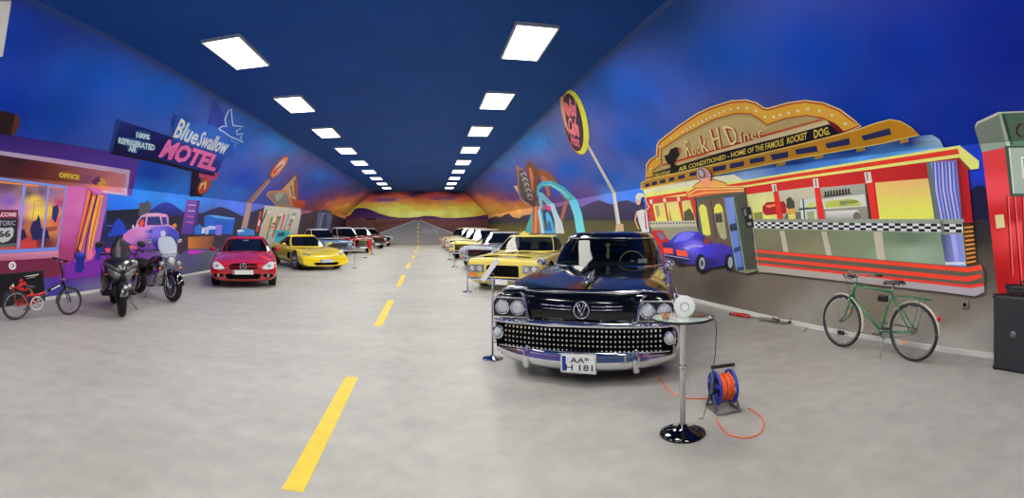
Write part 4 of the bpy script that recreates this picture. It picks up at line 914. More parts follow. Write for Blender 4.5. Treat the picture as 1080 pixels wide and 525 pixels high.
def steering(parent, x, y, z, r=.19, m=None):
    o = quick('steering_wheel', m or m_black, parent, lambda b: (b.tube([(x+r*math.cos(a),y-.08*math.sin(a),z+r*math.sin(a)*.93) for a in [2*PI*i/24 for i in range(24)]], .011, 6, closed=True), b.tube([(x-r,y,z),(x+r,y,z)], .01, 6), b.lathe([(.001,-.03),(.04,0)],(x,y,z),'y',12)))
    return o
def place(o, px, py, yaw, dr=0.):
    p = ground(px, py); o.location = (p.x, p.y, 0); o.rotation_euler = (0,0,-yaw)
# ---------------------------------------------------------------- black fifties car with studded grille
def big_black():
    o = empty('classic_car'); P = mat('midnight_black', (4,5,10), .12, coat=.45, spec=.3)
    yf = lambda x: .34*(abs(x)/.95)**2.6
    st = [(.16,.36,.80,.84,.70,.84,.84),(.19,.30,.87,.90,.80,.93,.91),(.34,.26,.92,.93,.84,.955,.94),(.9,.24,.96,.985,.86,.965,.93),(1.6,.24,.985,1.03,.86,.965,.92),(2.15,.24,.99,1.03,.86,.965,.93),
          (3.3,.24,.97,.99,.86,.965,.93),(4.1,.24,.98,.98,.86,.965,.92),(4.9,.26,.94,.92,.84,.955,.88),(5.2,.32,.88,.84,.80,.92,.84),(5.3,.38,.78,.76,.72,.84,.76)]
    car_body(st, P, o, [(.98,.34,.9),(4.0,.34,.9)], .39, crest=.022)
    for y in (.98,4.0):
        for s in (-1,1): wheel(o, s*.80, y, .34, .2)
    # cabin
    rf, gl = cabin(o, P, 2.0, 4.35, 2.55, 3.85, .84, .66, .985, 1.43, .07, n=3.6, glass=m_clear, A=(22,29), B=(33,35), C=(44,60), bow=.03, rowt=(.05,.9))
    quick('dark_cabin_deck', m_void, o, lambda b: b.box((0,3.15,1.0),(1.5,2.0,.02)))  # near-black deck at belt height, stands in for the shade inside the cabin
    strip(rf, 'windscreen_trim', [(.83*sgn(math.cos(a))*abs(math.cos(a))**.55, 3.17-1.17*abs(math.sin(a))**.55, 1.012) for a in [-PI*i/40 for i in range(4,37)]], .014)
    strip(rf, 'windscreen_trim', [(.685*sgn(math.cos(a))*abs(math.cos(a))**.55, 3.2-.70*abs(math.sin(a))**.55, 1.40) for a in [-PI*i/40 for i in range(3,38)]], .014)
    d = quick('dashboard', m_seat, o, lambda b: b.box((0,2.5,1.0),(1.36,.25,.1),bev=.04))
    seats(o, (-.38,.38), 3.2, .98, h=.2, w_=.68)
    steering(o, .36, 2.66, 1.03, .19, mat('ivory', (205,198,170), .4))
    iv = quick('mirror_ornament', mat('green_ornament', (150,190,110), .5), o, lambda b: (b.tube([(0,2.50,1.30),(0,2.50,1.12)],.012,6), b.ball((0,2.50,1.14),(.03,.02,.05)), b.ball((.01,2.5,1.22),(.022,.015,.04)), b.ball((0,2.5,1.3),(.04,.015,.03))))
    quick('interior_mirror', m_chrome, o, lambda b: b.box((.17,2.60,1.32),(.22,.02,.055),bev=.01))
    quick('windscreen_sticker', mat('paper_green', (200,225,205), .6), o, lambda b: b.box((.53,2.36,1.075),(.13,.004,.07),Matrix.Rotation(-.6,3,'X')))
    # bonnet spear, front brow and side trim
    strip(o, 'bonnet_spear', [(.0,.36,.965),(.0,.9,1.02),(0,1.9,1.055)], [.012,.022,.014], flat=(1,1.3)); strip(o, 'bonnet_spear', [(.045,.5,.975),(.045,1.0,1.02)], .008)
    strip(o, 'bonnet_spear', [(-.045,.5,.975),(-.045,1.0,1.02)], .008)
    strip(o, 'brow_trim', [(x,.20+.12*(abs(x)/.9)**4-.035,.905-.01*abs(x)) for x in [-.56+i*.056 for i in range(21)]], .011)
    for s in (-1,1):
        strip(o, 'fender_trim', [(s*.56,.165,.90),(s*.62,.17,.925),(s*.78,.19,.915),(s*.88,.25,.90)], .012)
        strip(o, 'headlight_frame', [(s*.55,.10,.60),(s*.56,.12,.66),(s*.59,.13,.80),(s*.62,.145,.885),(s*.66,.16,.91)], .014)
        strip(o, 'side_spear', [(s*.975,.35,.82),(s*.985,1.4,.80),(s*.98,3.4,.58)], .014)
        pod = quick('headlight_pod', m_chrome, o, lambda b: b.prism([(s*.57,.645),(s*.955,.645),(s*.965,.80),(s*.93,.86),(s*.62,.86),(s*.58,.80)][::s], .13, .26, 'y', bev=.012))
        quick('pod_recess', m_black, pod, lambda b: b.prism([(s*.585,.66),(s*.94,.66),(s*.945,.80),(s*.915,.845),(s*.635,.845),(s*.60,.80)][::s], .122, .14, 'y'))
        for x, y in ((.675,.115),(.845,.125)): headlight(o, s*x, y, .755, .072)
        sig = quick('turn_signal', m_lens, o, lambda b: b.lathe([(.001,-.05),(.03,-.045),(.052,-.01),(.055,.05)], (s*.895,.13,.485), 'y', 20))
        quick('signal_ring', m_chrome, sig, lambda b: b.lathe([(.05,-.02),(.068,-.012),(.068,.06)], (s*.895,.13,.485), 'y', 20, cap=False))
        strip(o, 'grille_end', [(s*.60,.06,.615),(s*.86,.13,.61),(s*.955,.22,.60),(s*.985,.27,.52),(s*.985,.28,.42),(s*.97,.25,.34)], .022)
    # nose panel badge
    e = quick('nose_emblem', m_chrome, o, lambda b: (b.tube([(.078*math.cos(a),.125,.755+.085*math.sin(a)) for a in [2*PI*i/28 for i in range(28)]], .009, 8, closed=True), b.tube([(-.05,.122,.81),(0,.115,.70),(.05,.122,.81)], .012, 8), b.tube([(-.02,.12,.815),(0,.115,.75),(.02,.12,.815)], .007, 8), b.tube([(0,.13,.66),(0,.12,.69)], .008, 6), b.tube([(0,.13,.85),(0,.12,.83)], .008, 6)))
    quick('emblem_plate', mat('emblem_dark', (30,34,50), .3), e, lambda b: b.lathe([(.001,-.002),(.074,0),(.074,.04)], (0,.135,.755), 'y', 24))
    for s in (-1,1):
        for dz in (.018,-.016): strip(o, 'nose_strip', [(s*.1,.112,.775+dz),(s*.25,.112,.778+dz),(s*.42,.122,.782+dz)], .007)
        for x in (.2,.4): quick('nose_pin', m_chrome, o, lambda b: b.tube([(s*x,.135,.63),(s*x,.12,.665)], [.012,.004], 8))
    # upper chrome bar over the grille
    def bar(z, h, dep, name='grille_bar', y0=0.03, mm_=m_chrome, half=.90):
        b = MB(); G = []
        for i in range(33):
            x = -half+2*half*i/32; y = y0+yf(x)*.40
            G.append([Vector((x,y+dep*.9,z-h/2)),Vector((x,y+dep*.25,z-h*.42)),Vector((x,y,z-h*.1)),Vector((x,y+dep*.06,z+h*.2)),Vector((x,y+dep*.4,z+h*.44)),Vector((x,y+dep,z+h/2))])
        b.grid(G); return b.build(name, mm_, o, solid=.004)
    bar(.612, .075, .10); 
    nose = quick('nose_panel', P, o, lambda b: b.grid([[Vector((x,.128+.04*(abs(x)/.6)**4,.60)),Vector((x,.118+.04*(abs(x)/.6)**4,.68)),Vector((x,.128+.04*(abs(x)/.6)**4,.80)),Vector((x,.16+.04*(abs(x)/.6)**4,.875)),Vector((x,.24,.925))] for x in [-.6+1.2*i/20 for i in range(21)]]))
    # grille backing with rows of studs
    b = MB(); b.grid([[Vector((x,.075+yf(x)*.34,.32)),Vector((x,.06+yf(x)*.34,.45)),Vector((x,.075+yf(x)*.34,.595))] for x in [-.93+1.86*i/30 for i in range(31)]]); g = b.build('grille', m_void, o)
    b = MB()
    nc = 37
    for r in range(5):
        for c in range(nc):
            x = -.80+1.60*c/(nc-1); z = .365+r*.049; y = .052+yf(x)*.34-.012*math.sin(PI*(r+.5)/5); h = .0135
            tip = b.bm.verts.new((x,y-.016,z)); q = [b.bm.verts.new(p) for p in ((x-h,y,z-h),(x+h,y,z-h),(x+h,y,z+h),(x-h,y,z+h))]
            q2 = [b.bm.verts.new(((p.co.x-x)*.55+x, y-.014, (p.co.z-z)*.55+z)) for p in q]
            for i in range(4): b._f([q[i],q[(i+1)%4],q2[(i+1)%4],q2[i]], False)
            b._f(q2, False); b.bm.verts.remove(tip)
    b.build('grille_studs', m_chrome, g, fixn=False)['kind'] = 'stuff'
    for z in (.345,): bar(z, .022, .05, 'grille_sill', .05)
    # bumper
    b = MB(); G = []
    for i in range(41):
        x = -.97+1.94*i/40; y = -.03+yf(x)*.95; hh = .085*(1-.35*(abs(x)/.97)**6); z = .27+.02*(abs(x)/.97)**3
        G.append([Vector((x,y+.12,z-hh*1.05)),Vector((x,y+.03,z-hh)),Vector((x,y,z-hh*.5)),Vector((x,y-.005,z+hh*.1)),Vector((x,y+.02,z+hh*.55)),Vector((x,y+.015,z+hh*.7)),Vector((x,y+.06,z+hh*1.05)),Vector((x,y+.14,z+hh*1.1))])
    b.grid(G); bp = b.build('bumper', m_chrome, o, solid=.006)
    for s in (-1,1):
        quick('bumper_guard', m_chrome, o, lambda b: b.grid([[Vector((s*.56+math.cos(a)*.042*k,-.035+yf(.56)+.03-math.sin(a)*.06*k,z)) for a in [PI*i/10 for i in range(11)]] for z, k in ((.15,.6),(.17,.95),(.24,1.05),(.30,.95),(.35,.75),(.385,.35),(.39,.05))]), solid=.003)
    plate(o, -.062, .262, w_=.33, h_=.16, two=('AA*', 'H 181'))
    quick('plate_frame', m_chrome, o, lambda b: (b.box((0,-.05,.262),(.36,.012,.2),bev=.004)))
    for s in (-1,1): door_mirror(o, s*.93, 2.15, 1.06, m_chrome, .8)
    for ch in o.children:
        if ch.name.split('.')[0] in ('headlight','headlight_frame','headlight_pod','turn_signal','grille_end','nose_emblem','nose_strip','nose_pin','grille_bar','grille','grille_sill','bumper','bumper_guard','number_plate','plate_frame'): ch.location.z -= .03
    quick('side_ornament', m_chrome, o, lambda b: (b.lathe([(.001,-.05),(.04,-.03),(.055,.0),(.05,.06),(.001,.09)], (.90,1.35,1.07),'y',16), b.tube([(.90,1.37,.98),(.90,1.37,1.05)],.012,8)))
    return o
def sedan(kind, paintm, roofm, L=4.8, W=.9, hood=.95, roof=1.38, plate_=True, wr=.33, lamps=2, grille_m=None, yA=1.75, yB=4.0, bump=True, stripe=None, style='disc', hz=.86, glassm=None, name='classic_car', mirror=True):
    o = empty(name)
    st = [(.02,.34,hz-.18,hz-.15,W*.78,W*.86,W*.84),(.05,.27,hz-.07,hz-.04,W*.86,W*.97,W*.93),(.25,.23,hz-.02,hz+.01,W*.9,W,W*.95),(.9,.22,hz+.02,hz+.06,W*.92,W,W*.94),(yA,.22,hz+.05,hz+.09,W*.92,W,W*.94),
          (3.0,.22,hz+.04,hz+.04,W*.92,W,W*.94),(yB,.23,hz+.04,hz+.06,W*.92,W,W*.92),(L-.35,.26,hz,hz+.01,W*.88,W*.98,W*.9),(L-.08,.32,hz-.08,hz-.06,W*.84,W*.92,W*.84),(L,.38,hz-.2,hz-.18,W*.74,W*.84,W*.76)]
    ya, yb = .82, L-1.0
    car_body(st, paintm, o, [(ya,wr,W-.05),(yb,wr,W-.05)], wr+.045, crest=.012)
    for y in (ya,yb):
        for s in (-1,1): wheel(o, s*(W-.12), y, wr, .19, style)
    rf, gl = cabin(o, roofm, yA-.1, yB, yA+.68, yB-.6, W*.9, W*.64, hz+.03, roof, .05, n=4.2, glass=glassm, A=(34,40), B=(4,6), C=(38,54), bow=.02)
    g = quick('grille', m_void, o, lambda b: b.prism([(-W*.56,.47),(W*.56,.47),(W*.56,hz-.14),(-W*.56,hz-.14)], -.0, .06, 'y', bev=.01))
    quick('grille_slats', grille_m or m_chrome, g, lambda b: [b.box((0,-.008,.5+i*.045),(W*1.08,.012,.010)) for i in range(int((hz-.62)/.045)+1)]+[b.box((0,-.01,z),(W*1.16,.02,.016)) for z in (.465,hz-.135)])
    for s in (-1,1):
        if lamps == 4:
            for x in (.66,.85): headlight(o, s*W*x, .0, hz-.25, .07)
        else: headlight(o, s*W*.77, .0, hz-.23, .09)
        quick('side_lamp', m_amber, o, lambda b: b.box((s*W*.75,.0,.44),(.14,.03,.045),bev=.01))
        if mirror: door_mirror(o, s*(W+.03), yA+.25, hz+.1, m_chrome, .7)
    if bump:
        G = []; b = MB()
        for i in range(31):
            x = -W*1.02+2.04*W*i/30; y = -.09+.26*(abs(x)/W)**5; G.append([Vector((x,y+.1,.27)),Vector((x,y,.285)),Vector((x,y-.012,.34)),Vector((x,y,.40)),Vector((x,y+.1,.415))])
        b.grid(G); b.build('bumper', m_chrome, o, solid=.005)
        b = MB(); b.grid([[p+Vector((0,L+.09-2*p.y-.0,0)) for p in r] for r in G]); b.build('bumper', m_chrome, o, solid=.005)
    if plate_: plate(o, -.115, .33, w_=.46, h_=.11)
    if stripe: stripe(o)
    for s in (-1,1):
        quick('tail_lamp', m_red, o, lambda b: b.box((s*W*.72,L-.015,.62),(.2,.03,.1),bev=.02))
        strip(o, 'side_trim', [(s*(W+.004),.45,.56),(s*(W+.006),2.4,.57),(s*(W-.0),L-.5,.57)], .010)
    return o
# ---------------------------------------------------------------- red roadster
def red_roadster():
    o = empty('roadster'); P = paint('roadster_red', (168,8,26), .16)
    st = [(.03,.22,.50,.53,.66,.74,.66),(.07,.17,.58,.60,.74,.84,.76),(.22,.15,.64,.68,.78,.88,.84),(.55,.15,.72,.77,.80,.895,.86),(1.15,.16,.81,.88,.80,.895,.85),(1.6,.16,.86,.93,.80,.89,.83),
          (2.6,.16,.87,.9,.8,.89,.82),(3.3,.17,.88,.92,.8,.89,.80),(3.85,.2,.86,.9,.78,.87,.76),(4.03,.28,.78,.8,.72,.8,.7),(4.07,.35,.65,.66,.66,.74,.62)]
    bd = car_body(st, P, o, [(.76,.32,.86),(3.2,.32,.86)], .355, crest=.0)
    for y in (.76,3.2):
        for s in (-1,1): wheel(o, s*.76, y, .32, .21, 'alloy')
    rf, gl = cabin(o, P, 1.28, 3.25, 2.0, 2.75, .78, .56, .86, 1.24, .05, n=3.6, glass=m_glass, A=(36,43), B=None, C=(40,58), bow=.03, rowt=(.05,.93))
    quick('interior_mirror', m_alloy, o, lambda b: b.box((.02,1.86,1.17),(.16,.02,.04),bev=.01))
    yf = lambda x: .02+.16*(abs(x)/.85)**2.5
    g = quick('grille', m_void, o, lambda b: b.prism([(-.37,.535),(-.30,.495),(.30,.495),(.37,.535),(.36,.595),(.28,.625),(-.28,.625),(-.36,.595)], .0, .14, 'y', bev=.01))
    for z in (.545,.575): strip(g, 'grille_bar', [(x,-.008,z) for x in (-.35,0,.35)], .009, P)
    quick('star_emblem', m_chrome, g, lambda b: (b.tube([(.082*math.cos(a),-.025,.56+.082*math.sin(a)) for a in [2*PI*i/24 for i in range(24)]],.011,8,closed=True), [b.tube([(0,-.025,.56),(.078*math.sin(a),-.025,.56+.078*math.cos(a))],[.014,.005],6) for a in (0,2*PI/3,4*PI/3)]))
    quick('emblem_ground', m_black, g, lambda b: b.lathe([(.08,-.015),(.08,.02)],(0,0,.56),'y',24))
    strip(o, 'bonnet_rib', [(0,.06,.63),(0,.3,.69),(0,.6,.775)], .02, P)
    quick('lower_intake', m_void, o, lambda b: b.prism([(-.40,.24),(.40,.24),(.46,.34),(.42,.37),(-.42,.37),(-.46,.34)], -.0, .1, 'y', bev=.008))
    for s in (-1,1):
        hl = surf_patch('headlight', m_bright, o, bd, [(s*x,0,z) for x, z in ((.47,.50),(.60,.47),(.74,.49),(.80,.56),(.79,.66),(.68,.665),(.56,.60))], (0,1,0), .008, dome=.02)
        quick('headlight_core', m_alloy, hl, lambda b: b.ball(on_surface(bd,[(s*.665,0,.56)],(0,1,0),.02)[0], (.05,.02,.05)))
        quick('side_intake', m_void, o, lambda b: b.box((s*.63,.05,.33),(.24,.06,.07),bev=.01)); fl = quick('fog_lamp', m_lens, o, lambda b: b.lathe([(.001,-.01),(.03,0),(.03,.03)],(s*.64,.02,.33),'y',12))
        door_mirror(o, s*.96, 1.75, .93, P); quick('tail_lamp', m_red, o, lambda b: b.box((s*.6,4.04,.72),(.2,.05,.12),bev=.03))
    plate(o, -.025, .415, w_=.52, h_=.11)
    return o
# ---------------------------------------------------------------- yellow sports coupe
def yellow_coupe():
    o = empty('sports_car'); P = paint('coupe_yellow', (238,208,16), .18)
    st = [(.0,.17,.40,.43,.74,.86,.76),(.04,.13,.48,.50,.82,.91,.84),(.28,.12,.58,.60,.84,.925,.89),(.7,.13,.72,.68,.84,.925,.88),(1.05,.14,.78,.73,.84,.925,.88),(1.6,.15,.78,.80,.84,.9,.84),(2.0,.15,.79,.84,.83,.89,.83),
          (2.9,.15,.84,.86,.84,.92,.83),(3.55,.16,.90,.90,.84,.935,.84),(4.1,.2,.90,.93,.82,.92,.82),(4.38,.28,.87,.9,.78,.88,.76),(4.44,.36,.76,.78,.72,.82,.7)]
    bd = car_body(st, P, o, [(.92,.34,.89),(3.58,.34,.9)], .375, crest=.01)
    for y in (.92,3.58):
        for s in (-1,1): wheel(o, s*.80, y, .34, .23, 'alloy')
    cabin(o, P, 1.62, 4.15, 2.4, 3.0, .78, .55, .80, 1.21, .05, n=3.4, glass=m_glass, A=(33,42), B=(22,27), C=(50,60), bow=.05, rowt=(.05,.92))
    quick('mouth_intake', m_void, o, lambda b: b.prism([(-.42,.20),(.42,.20),(.50,.275),(.40,.295),(-.40,.295),(-.50,.275)], -.01, .1, 'y', bev=.008))
    for s in (-1,1):
        quick('side_intake', m_void, o, lambda b: b.box((s*.68,.09,.25),(.17,.07,.06),Matrix.Rotation(s*.25,3,'Z'),bev=.01))
        hh = surf_patch('headlight', mat('smoked_lens', (150,148,120), .06, coat=1), o, bd, [(s*x,y,1) for x, y in ((.52,.17),(.60,.13),(.74,.20),(.82,.36),(.78,.42),(.64,.34))], (0,0,-1), .006, dome=.01)
        for x, y in ((.62,.225),(.735,.30)): quick('headlight_core', m_black, hh, lambda b: b.ball(on_surface(bd,[(s*x,y,1)],(0,0,-1),.012)[0], (.035,.035,.018)))
        quick('reflector', m_amber, o, lambda b: b.box((s*.86,.32,.42),(.02,.1,.03)))
        door_mirror(o, s*.98, 1.95, .90, P, .95); quick('fender_vent', m_void, o, lambda b: b.prism([(1.45,.35),(1.75,.42),(1.62,.62),(1.42,.6)], s*.88, s*.925, 'x'))
        for x in (.45,.65): quick('tail_lamp', m_red, o, lambda b: b.lathe([(.07,-.01),(.07,.02)],(s*x,4.44,.70),'y',20))
    quick('nose_badge', m_chrome, o, lambda b: b.box((0,.085,.49),(.09,.03,.05),bev=.015))
    plate(o, -.035, .345, w_=.50, h_=.11, m=mat('plate_grey', (190,194,206), .4))
    return o
# ---------------------------------------------------------------- yellow seventies pickup coupe
def yellow_seventies():
    o = empty('classic_car'); P = paint('pale_yellow', (238,216,104), .22); W = .98
    st = [(.03,.16,.70,.72,.82,.90,.88),(.06,.14,.76,.78,.88,.98,.95),(.3,.15,.79,.82,.9,1.0,.96),(.9,.22,.83,.87,.9,1.0,.95),(1.75,.22,.86,.90,.9,.99,.94),(2.6,.22,.87,.88,.9,.99,.94),(3.6,.22,.9,.9,.9,.99,.94),(4.6,.24,.9,.9,.88,.98,.92),(5.15,.28,.86,.86,.86,.95,.9),(5.25,.36,.74,.74,.8,.88,.84)]
    car_body(st, P, o, [(.95,.33,.93),(4.0,.33,.93)], .375, crest=.0, sharp=.5)
    for y in (.95,4.0):
        for s in (-1,1): wheel(o, s*.86, y, .33, .21)
    rf, gl = cabin(o, P, 1.75, 3.35, 2.4, 3.1, .9, .68, .88, 1.31, .035, n=5.5, glass=m_clear, A=(38,44), B=None, C=(32,50), bow=.03)
    quick('dark_cabin_sheet', m_void, o, lambda b: b.box((0,2.6,.9),(1.6,1.4,.02)))  # near-black sheet on the closed body, its colour imitates the cabin's inner shade
    seats(o, (-.38,.38), 2.85, .9, h=.22); steering(o, .38, 2.4, 1.0, .18)
    quick('screen_reflection', m_white, o, lambda b: b.prism([(-.60,.96),(-.36,.96),(-.36,1.26),(-.45,1.26)], 2.42, 2.43, 'y'))  # white panel behind the glass, imitates a reflection in the windscreen
    # loop grille
    loop = [(-.42,.33),(.42,.33),(.44,.42),(.43,.60),(.38,.64),(-.38,.64),(-.43,.60),(-.44,.42)]
    g = quick('grille', m_void, o, lambda b: b.prism(loop, -.012, .08, 'y', bev=.01)); quick('grille_rim', P, g, lambda b: b.tube([(x,-.01,z) for x, z in loop], .016, 8, closed=True))
    quick('grille_mesh', mat('dark_grey_metal', (34,34,36), .4, .6), g, lambda b: [b.box((x,-.018,.49),(.006,.006,.26)) for x in [-.38+i*.04 for i in range(20)]])
    for s in (-1,1):
        pod = quick('headlight_pod', m_steel, o, lambda b: b.prism([(s*.50,.44),(s*.93,.44),(s*.92,.63),(s*.51,.63)][::s], -.006, .08, 'y', bev=.015))
        for x in (.61,.81): headlight(o, s*x, -.01, .535, .08)
        quick('turn_signal', m_amber, o, lambda b: b.box((s*.78,-.015,.385),(.24,.03,.06),bev=.012)); door_mirror(o, s*1.03, 2.1, .98, m_chrome, .8)
        quick('tail_lamp', m_red, o, lambda b: b.box((s*.75,5.24,.62),(.3,.04,.12),bev=.02))
        quick('bonnet_vent', m_void, o, lambda b: b.box((s*.18,1.2,.893),(.26,.035,.018)))
    split_loose(quick('bonnet_scoop', m_void, o, lambda b: (b.prism([(-.62,.812),(-.25,.836),(-.24,.852),(-.62,.838)], .30, .42, 'y'), b.prism([(.24,.848),(.62,.812),(.62,.826),(.24,.862)], .30, .42, 'y'))))
    strip(o, 'bonnet_lip', [(-.62,.33,.838),(-.3,.30,.865),(0,.28,.87),(.3,.30,.865),(.62,.33,.835)], .016, P, flat=(1,2.0))
    quick('roof_ornament', P, o, lambda b: (b.box((-.28,2.75,1.36),(.3,.14,.06),bev=.02), b.box((-.30,2.75,1.41),(.12,.1,.06),bev=.02), b.tube([(-.42,2.8,1.35),(-.46,2.8,1.55)],.006,6)))
    b = MB(); G = []
    for i in range(31):
        x = -1.0+2.0*i/30; y = -.11+.28*(abs(x))**5; G.append([Vector((x,y+.12,.235)),Vector((x,y,.245)),Vector((x,y-.012,.28)),Vector((x,y,.315)),Vector((x,y+.12,.325))])
    b.grid(G); b.build('bumper', m_chrome, o, solid=.005)
    plate(o, -.135, .225, w_=.36, h_=.12)
    return o
# ---------------------------------------------------------------- the cars in their places
c = big_black(); c.location = (1.475,4.62,0); c.rotation_euler = (0,0,-.48)
tag(c, 'glossy black fifties car with chrome studded grille and number plate H 181', 'car')
c = yellow_seventies(); place(c, 530, 306.8, .50); tag(c, 'pale yellow seventies car with black loop grille, parked behind the black car', 'car')
c = red_roadster(); place(c, 256.5, 304.2, -.35); tag(c, 'small red roadster with round star emblem in the grille', 'car')
c = yellow_coupe(); place(c, 344.5, 285.2, -.61); tag(c, 'low bright yellow sports coupe beside the red roadster', 'car')
silver = paint('silver_paint', (190,194,200), .25, .3); cream = paint('cream_yellow', (236,224,130), .22); ivory = paint('ivory_paint', (214,206,178), .25)
sand = paint('sand_paint', (168,150,120), .25); steelblue = paint('steel_blue', (88,122,158), .25); whitep = paint('white_paint', (225,228,230), .25)
maroon = paint('maroon_paint', (120,14,26), .22); dred = paint('dark_red_paint', (92,16,20), .25); greyblue = paint('pale_blue_paint', (120,150,165), .25)
c = sedan('a', silver, silver, 4.7, .9, hz=.84, roof=1.33, lamps=4); place(c, 505, 283.2, .50); tag(c, 'silver coupe with chrome bumper beside the pale yellow seventies car', 'car')
c = sedan('b', cream, ivory, 4.9, .9, hz=.88, roof=1.42); place(c, 490, 274, .50); tag(c, 'cream-yellow old car beyond the silver coupe', 'car')
c = sedan('c', ivory, ivory, 4.6, .86, hz=.9, roof=1.46); place(c, 482.5, 268.2, .50); tag(c, 'ivory old car parked beyond the cream-yellow one', 'car')
c = sedan('d', sand, sand, 4.7, .88, hz=.9, roof=1.48); place(c, 477, 264.3, .50); tag(c, 'sand-brown old car, last but one on the right side of the hall', 'car')
c = sedan('e', paint('umber_paint', (110,84,66), .3), sand, 4.6, .88, hz=.88, roof=1.42); place(c, 473, 261.6, .50); tag(c, 'brownish small car, farthest on the right side of the hall', 'car')
def hood_white(o):
    quick('bonnet_panel', m_white, o, lambda b: b.box((0,1.0,.955),(1.1,1.2,.012),bev=.004))
c = sedan('f', steelblue, whitep, 4.7, .88, hz=.86, roof=1.42, stripe=hood_white); place(c, 357, 270.8, -.62); tag(c, 'steel-blue old car with white roof behind the yellow sports coupe', 'car')
def swoosh(o):
    for s in (-1,1): strip(o, 'white_flash', [(s*.55,.10,.83),(s*.62,.6,.915),(s*.72,1.4,.945)], .05, m_white, flat=(.4,1.6))
c = sedan('g', maroon, whitep, 4.9, .92, hz=.9, roof=1.5, lamps=2, stripe=swoosh); place(c, 382, 266.8, -.60); tag(c, 'maroon fifties car with white roof and white bonnet flashes', 'car')
c = sedan('h', dred, whitep, 4.8, .9, hz=.9, roof=1.46); place(c, 397.5, 262.2, -.6); tag(c, 'dark red old car right beyond the maroon one with white flashes', 'car')
c = sedan('i', greyblue, greyblue, 4.3, .86, hz=.88, roof=1.4); place(c, 406, 259.9, -.6); tag(c, 'pale blue-grey old car, farthest on the left side of the hall', 'car')
# ---------------------------------------------------------------- bicycles
def bike_wheel(parent, c, r, tw, m_t, m_rim, n_sp=28, name='wheel'):
    o = quick(name, m_t, parent, lambda b: b.tube([(r*math.cos(a)*(1-tw/r/1),0,(r-tw)*math.sin(a)) for a in [2*PI*i/48 for i in range(48)]], tw, 8, closed=True)); o.location = c
    quick('rim', m_rim, o, lambda b: b.tube([((r-tw*2.3)*math.cos(a),0,(r-tw*2.3)*math.sin(a)) for a in [2*PI*i/48 for i in range(48)]], tw*.62, 6, closed=True))
    def sp(b):
        for i in range(n_sp):
            a = 2*PI*i/n_sp; s = .025 if i % 2 else -.025; a2 = a+(.9 if i % 4 < 2 else -.9)
            b.tube([(.018*math.cos(a2),s,.018*math.sin(a2)),((r-tw*2.6)*math.cos(a),0,(r-tw*2.6)*math.sin(a))], .0011, 4)
    quick('spokes', m_steel, o, sp); quick('hub', m_steel, o, lambda b: b.lathe([(.008,-.055),(.02,-.03),(.013,-.02),(.013,.02),(.02,.03),(.008,.055)], (0,0,0), 'y', 12))
    return o
def align(o, pf, pr, lean=0.):
    """local x runs from the rear ground point to the front one"""
    d = (pf-pr); o.location = pr; o.rotation_euler = (lean, 0, math.atan2(d.y, d.x))
m_green = paint('bicycle_green', (16,112,66), .2); m_cream = mat('cream_mudguard', (226,220,198), .3); m_btyre = mat('bike_tyre', (38,34,32), .7)
def chainset(o, bb, r, m_ring=None, crank=-.6, side=-1, pm=None):
    x, y, z = bb
    g = quick('chainring', m_ring or m_chrome, o, lambda b: (b.tube([(x+r*math.cos(a),y+side*.05,z+r*math.sin(a)) for a in [2*PI*i/32 for i in range(32)]], .006, 6, closed=True), [b.tube([(x,y+side*.05,z),(x+r*math.cos(a),y+side*.05,z+r*math.sin(a))], .006, 5) for a in [2*PI*i/5 for i in range(5)]]))
    for s, a in ((side,crank),(-side,crank+PI)):
        e = (x+.17*math.cos(a), y+s*.075, z+.17*math.sin(a))
        c = quick('crank', m_chrome, o, lambda b: b.tube([(x,y+s*.06,z),e], [.013,.009], 8))
        quick('pedal', pm or m_black, c, lambda b: b.box((e[0],e[1]+s*.05,e[2]),(.09,.085,.022),bev=.006))
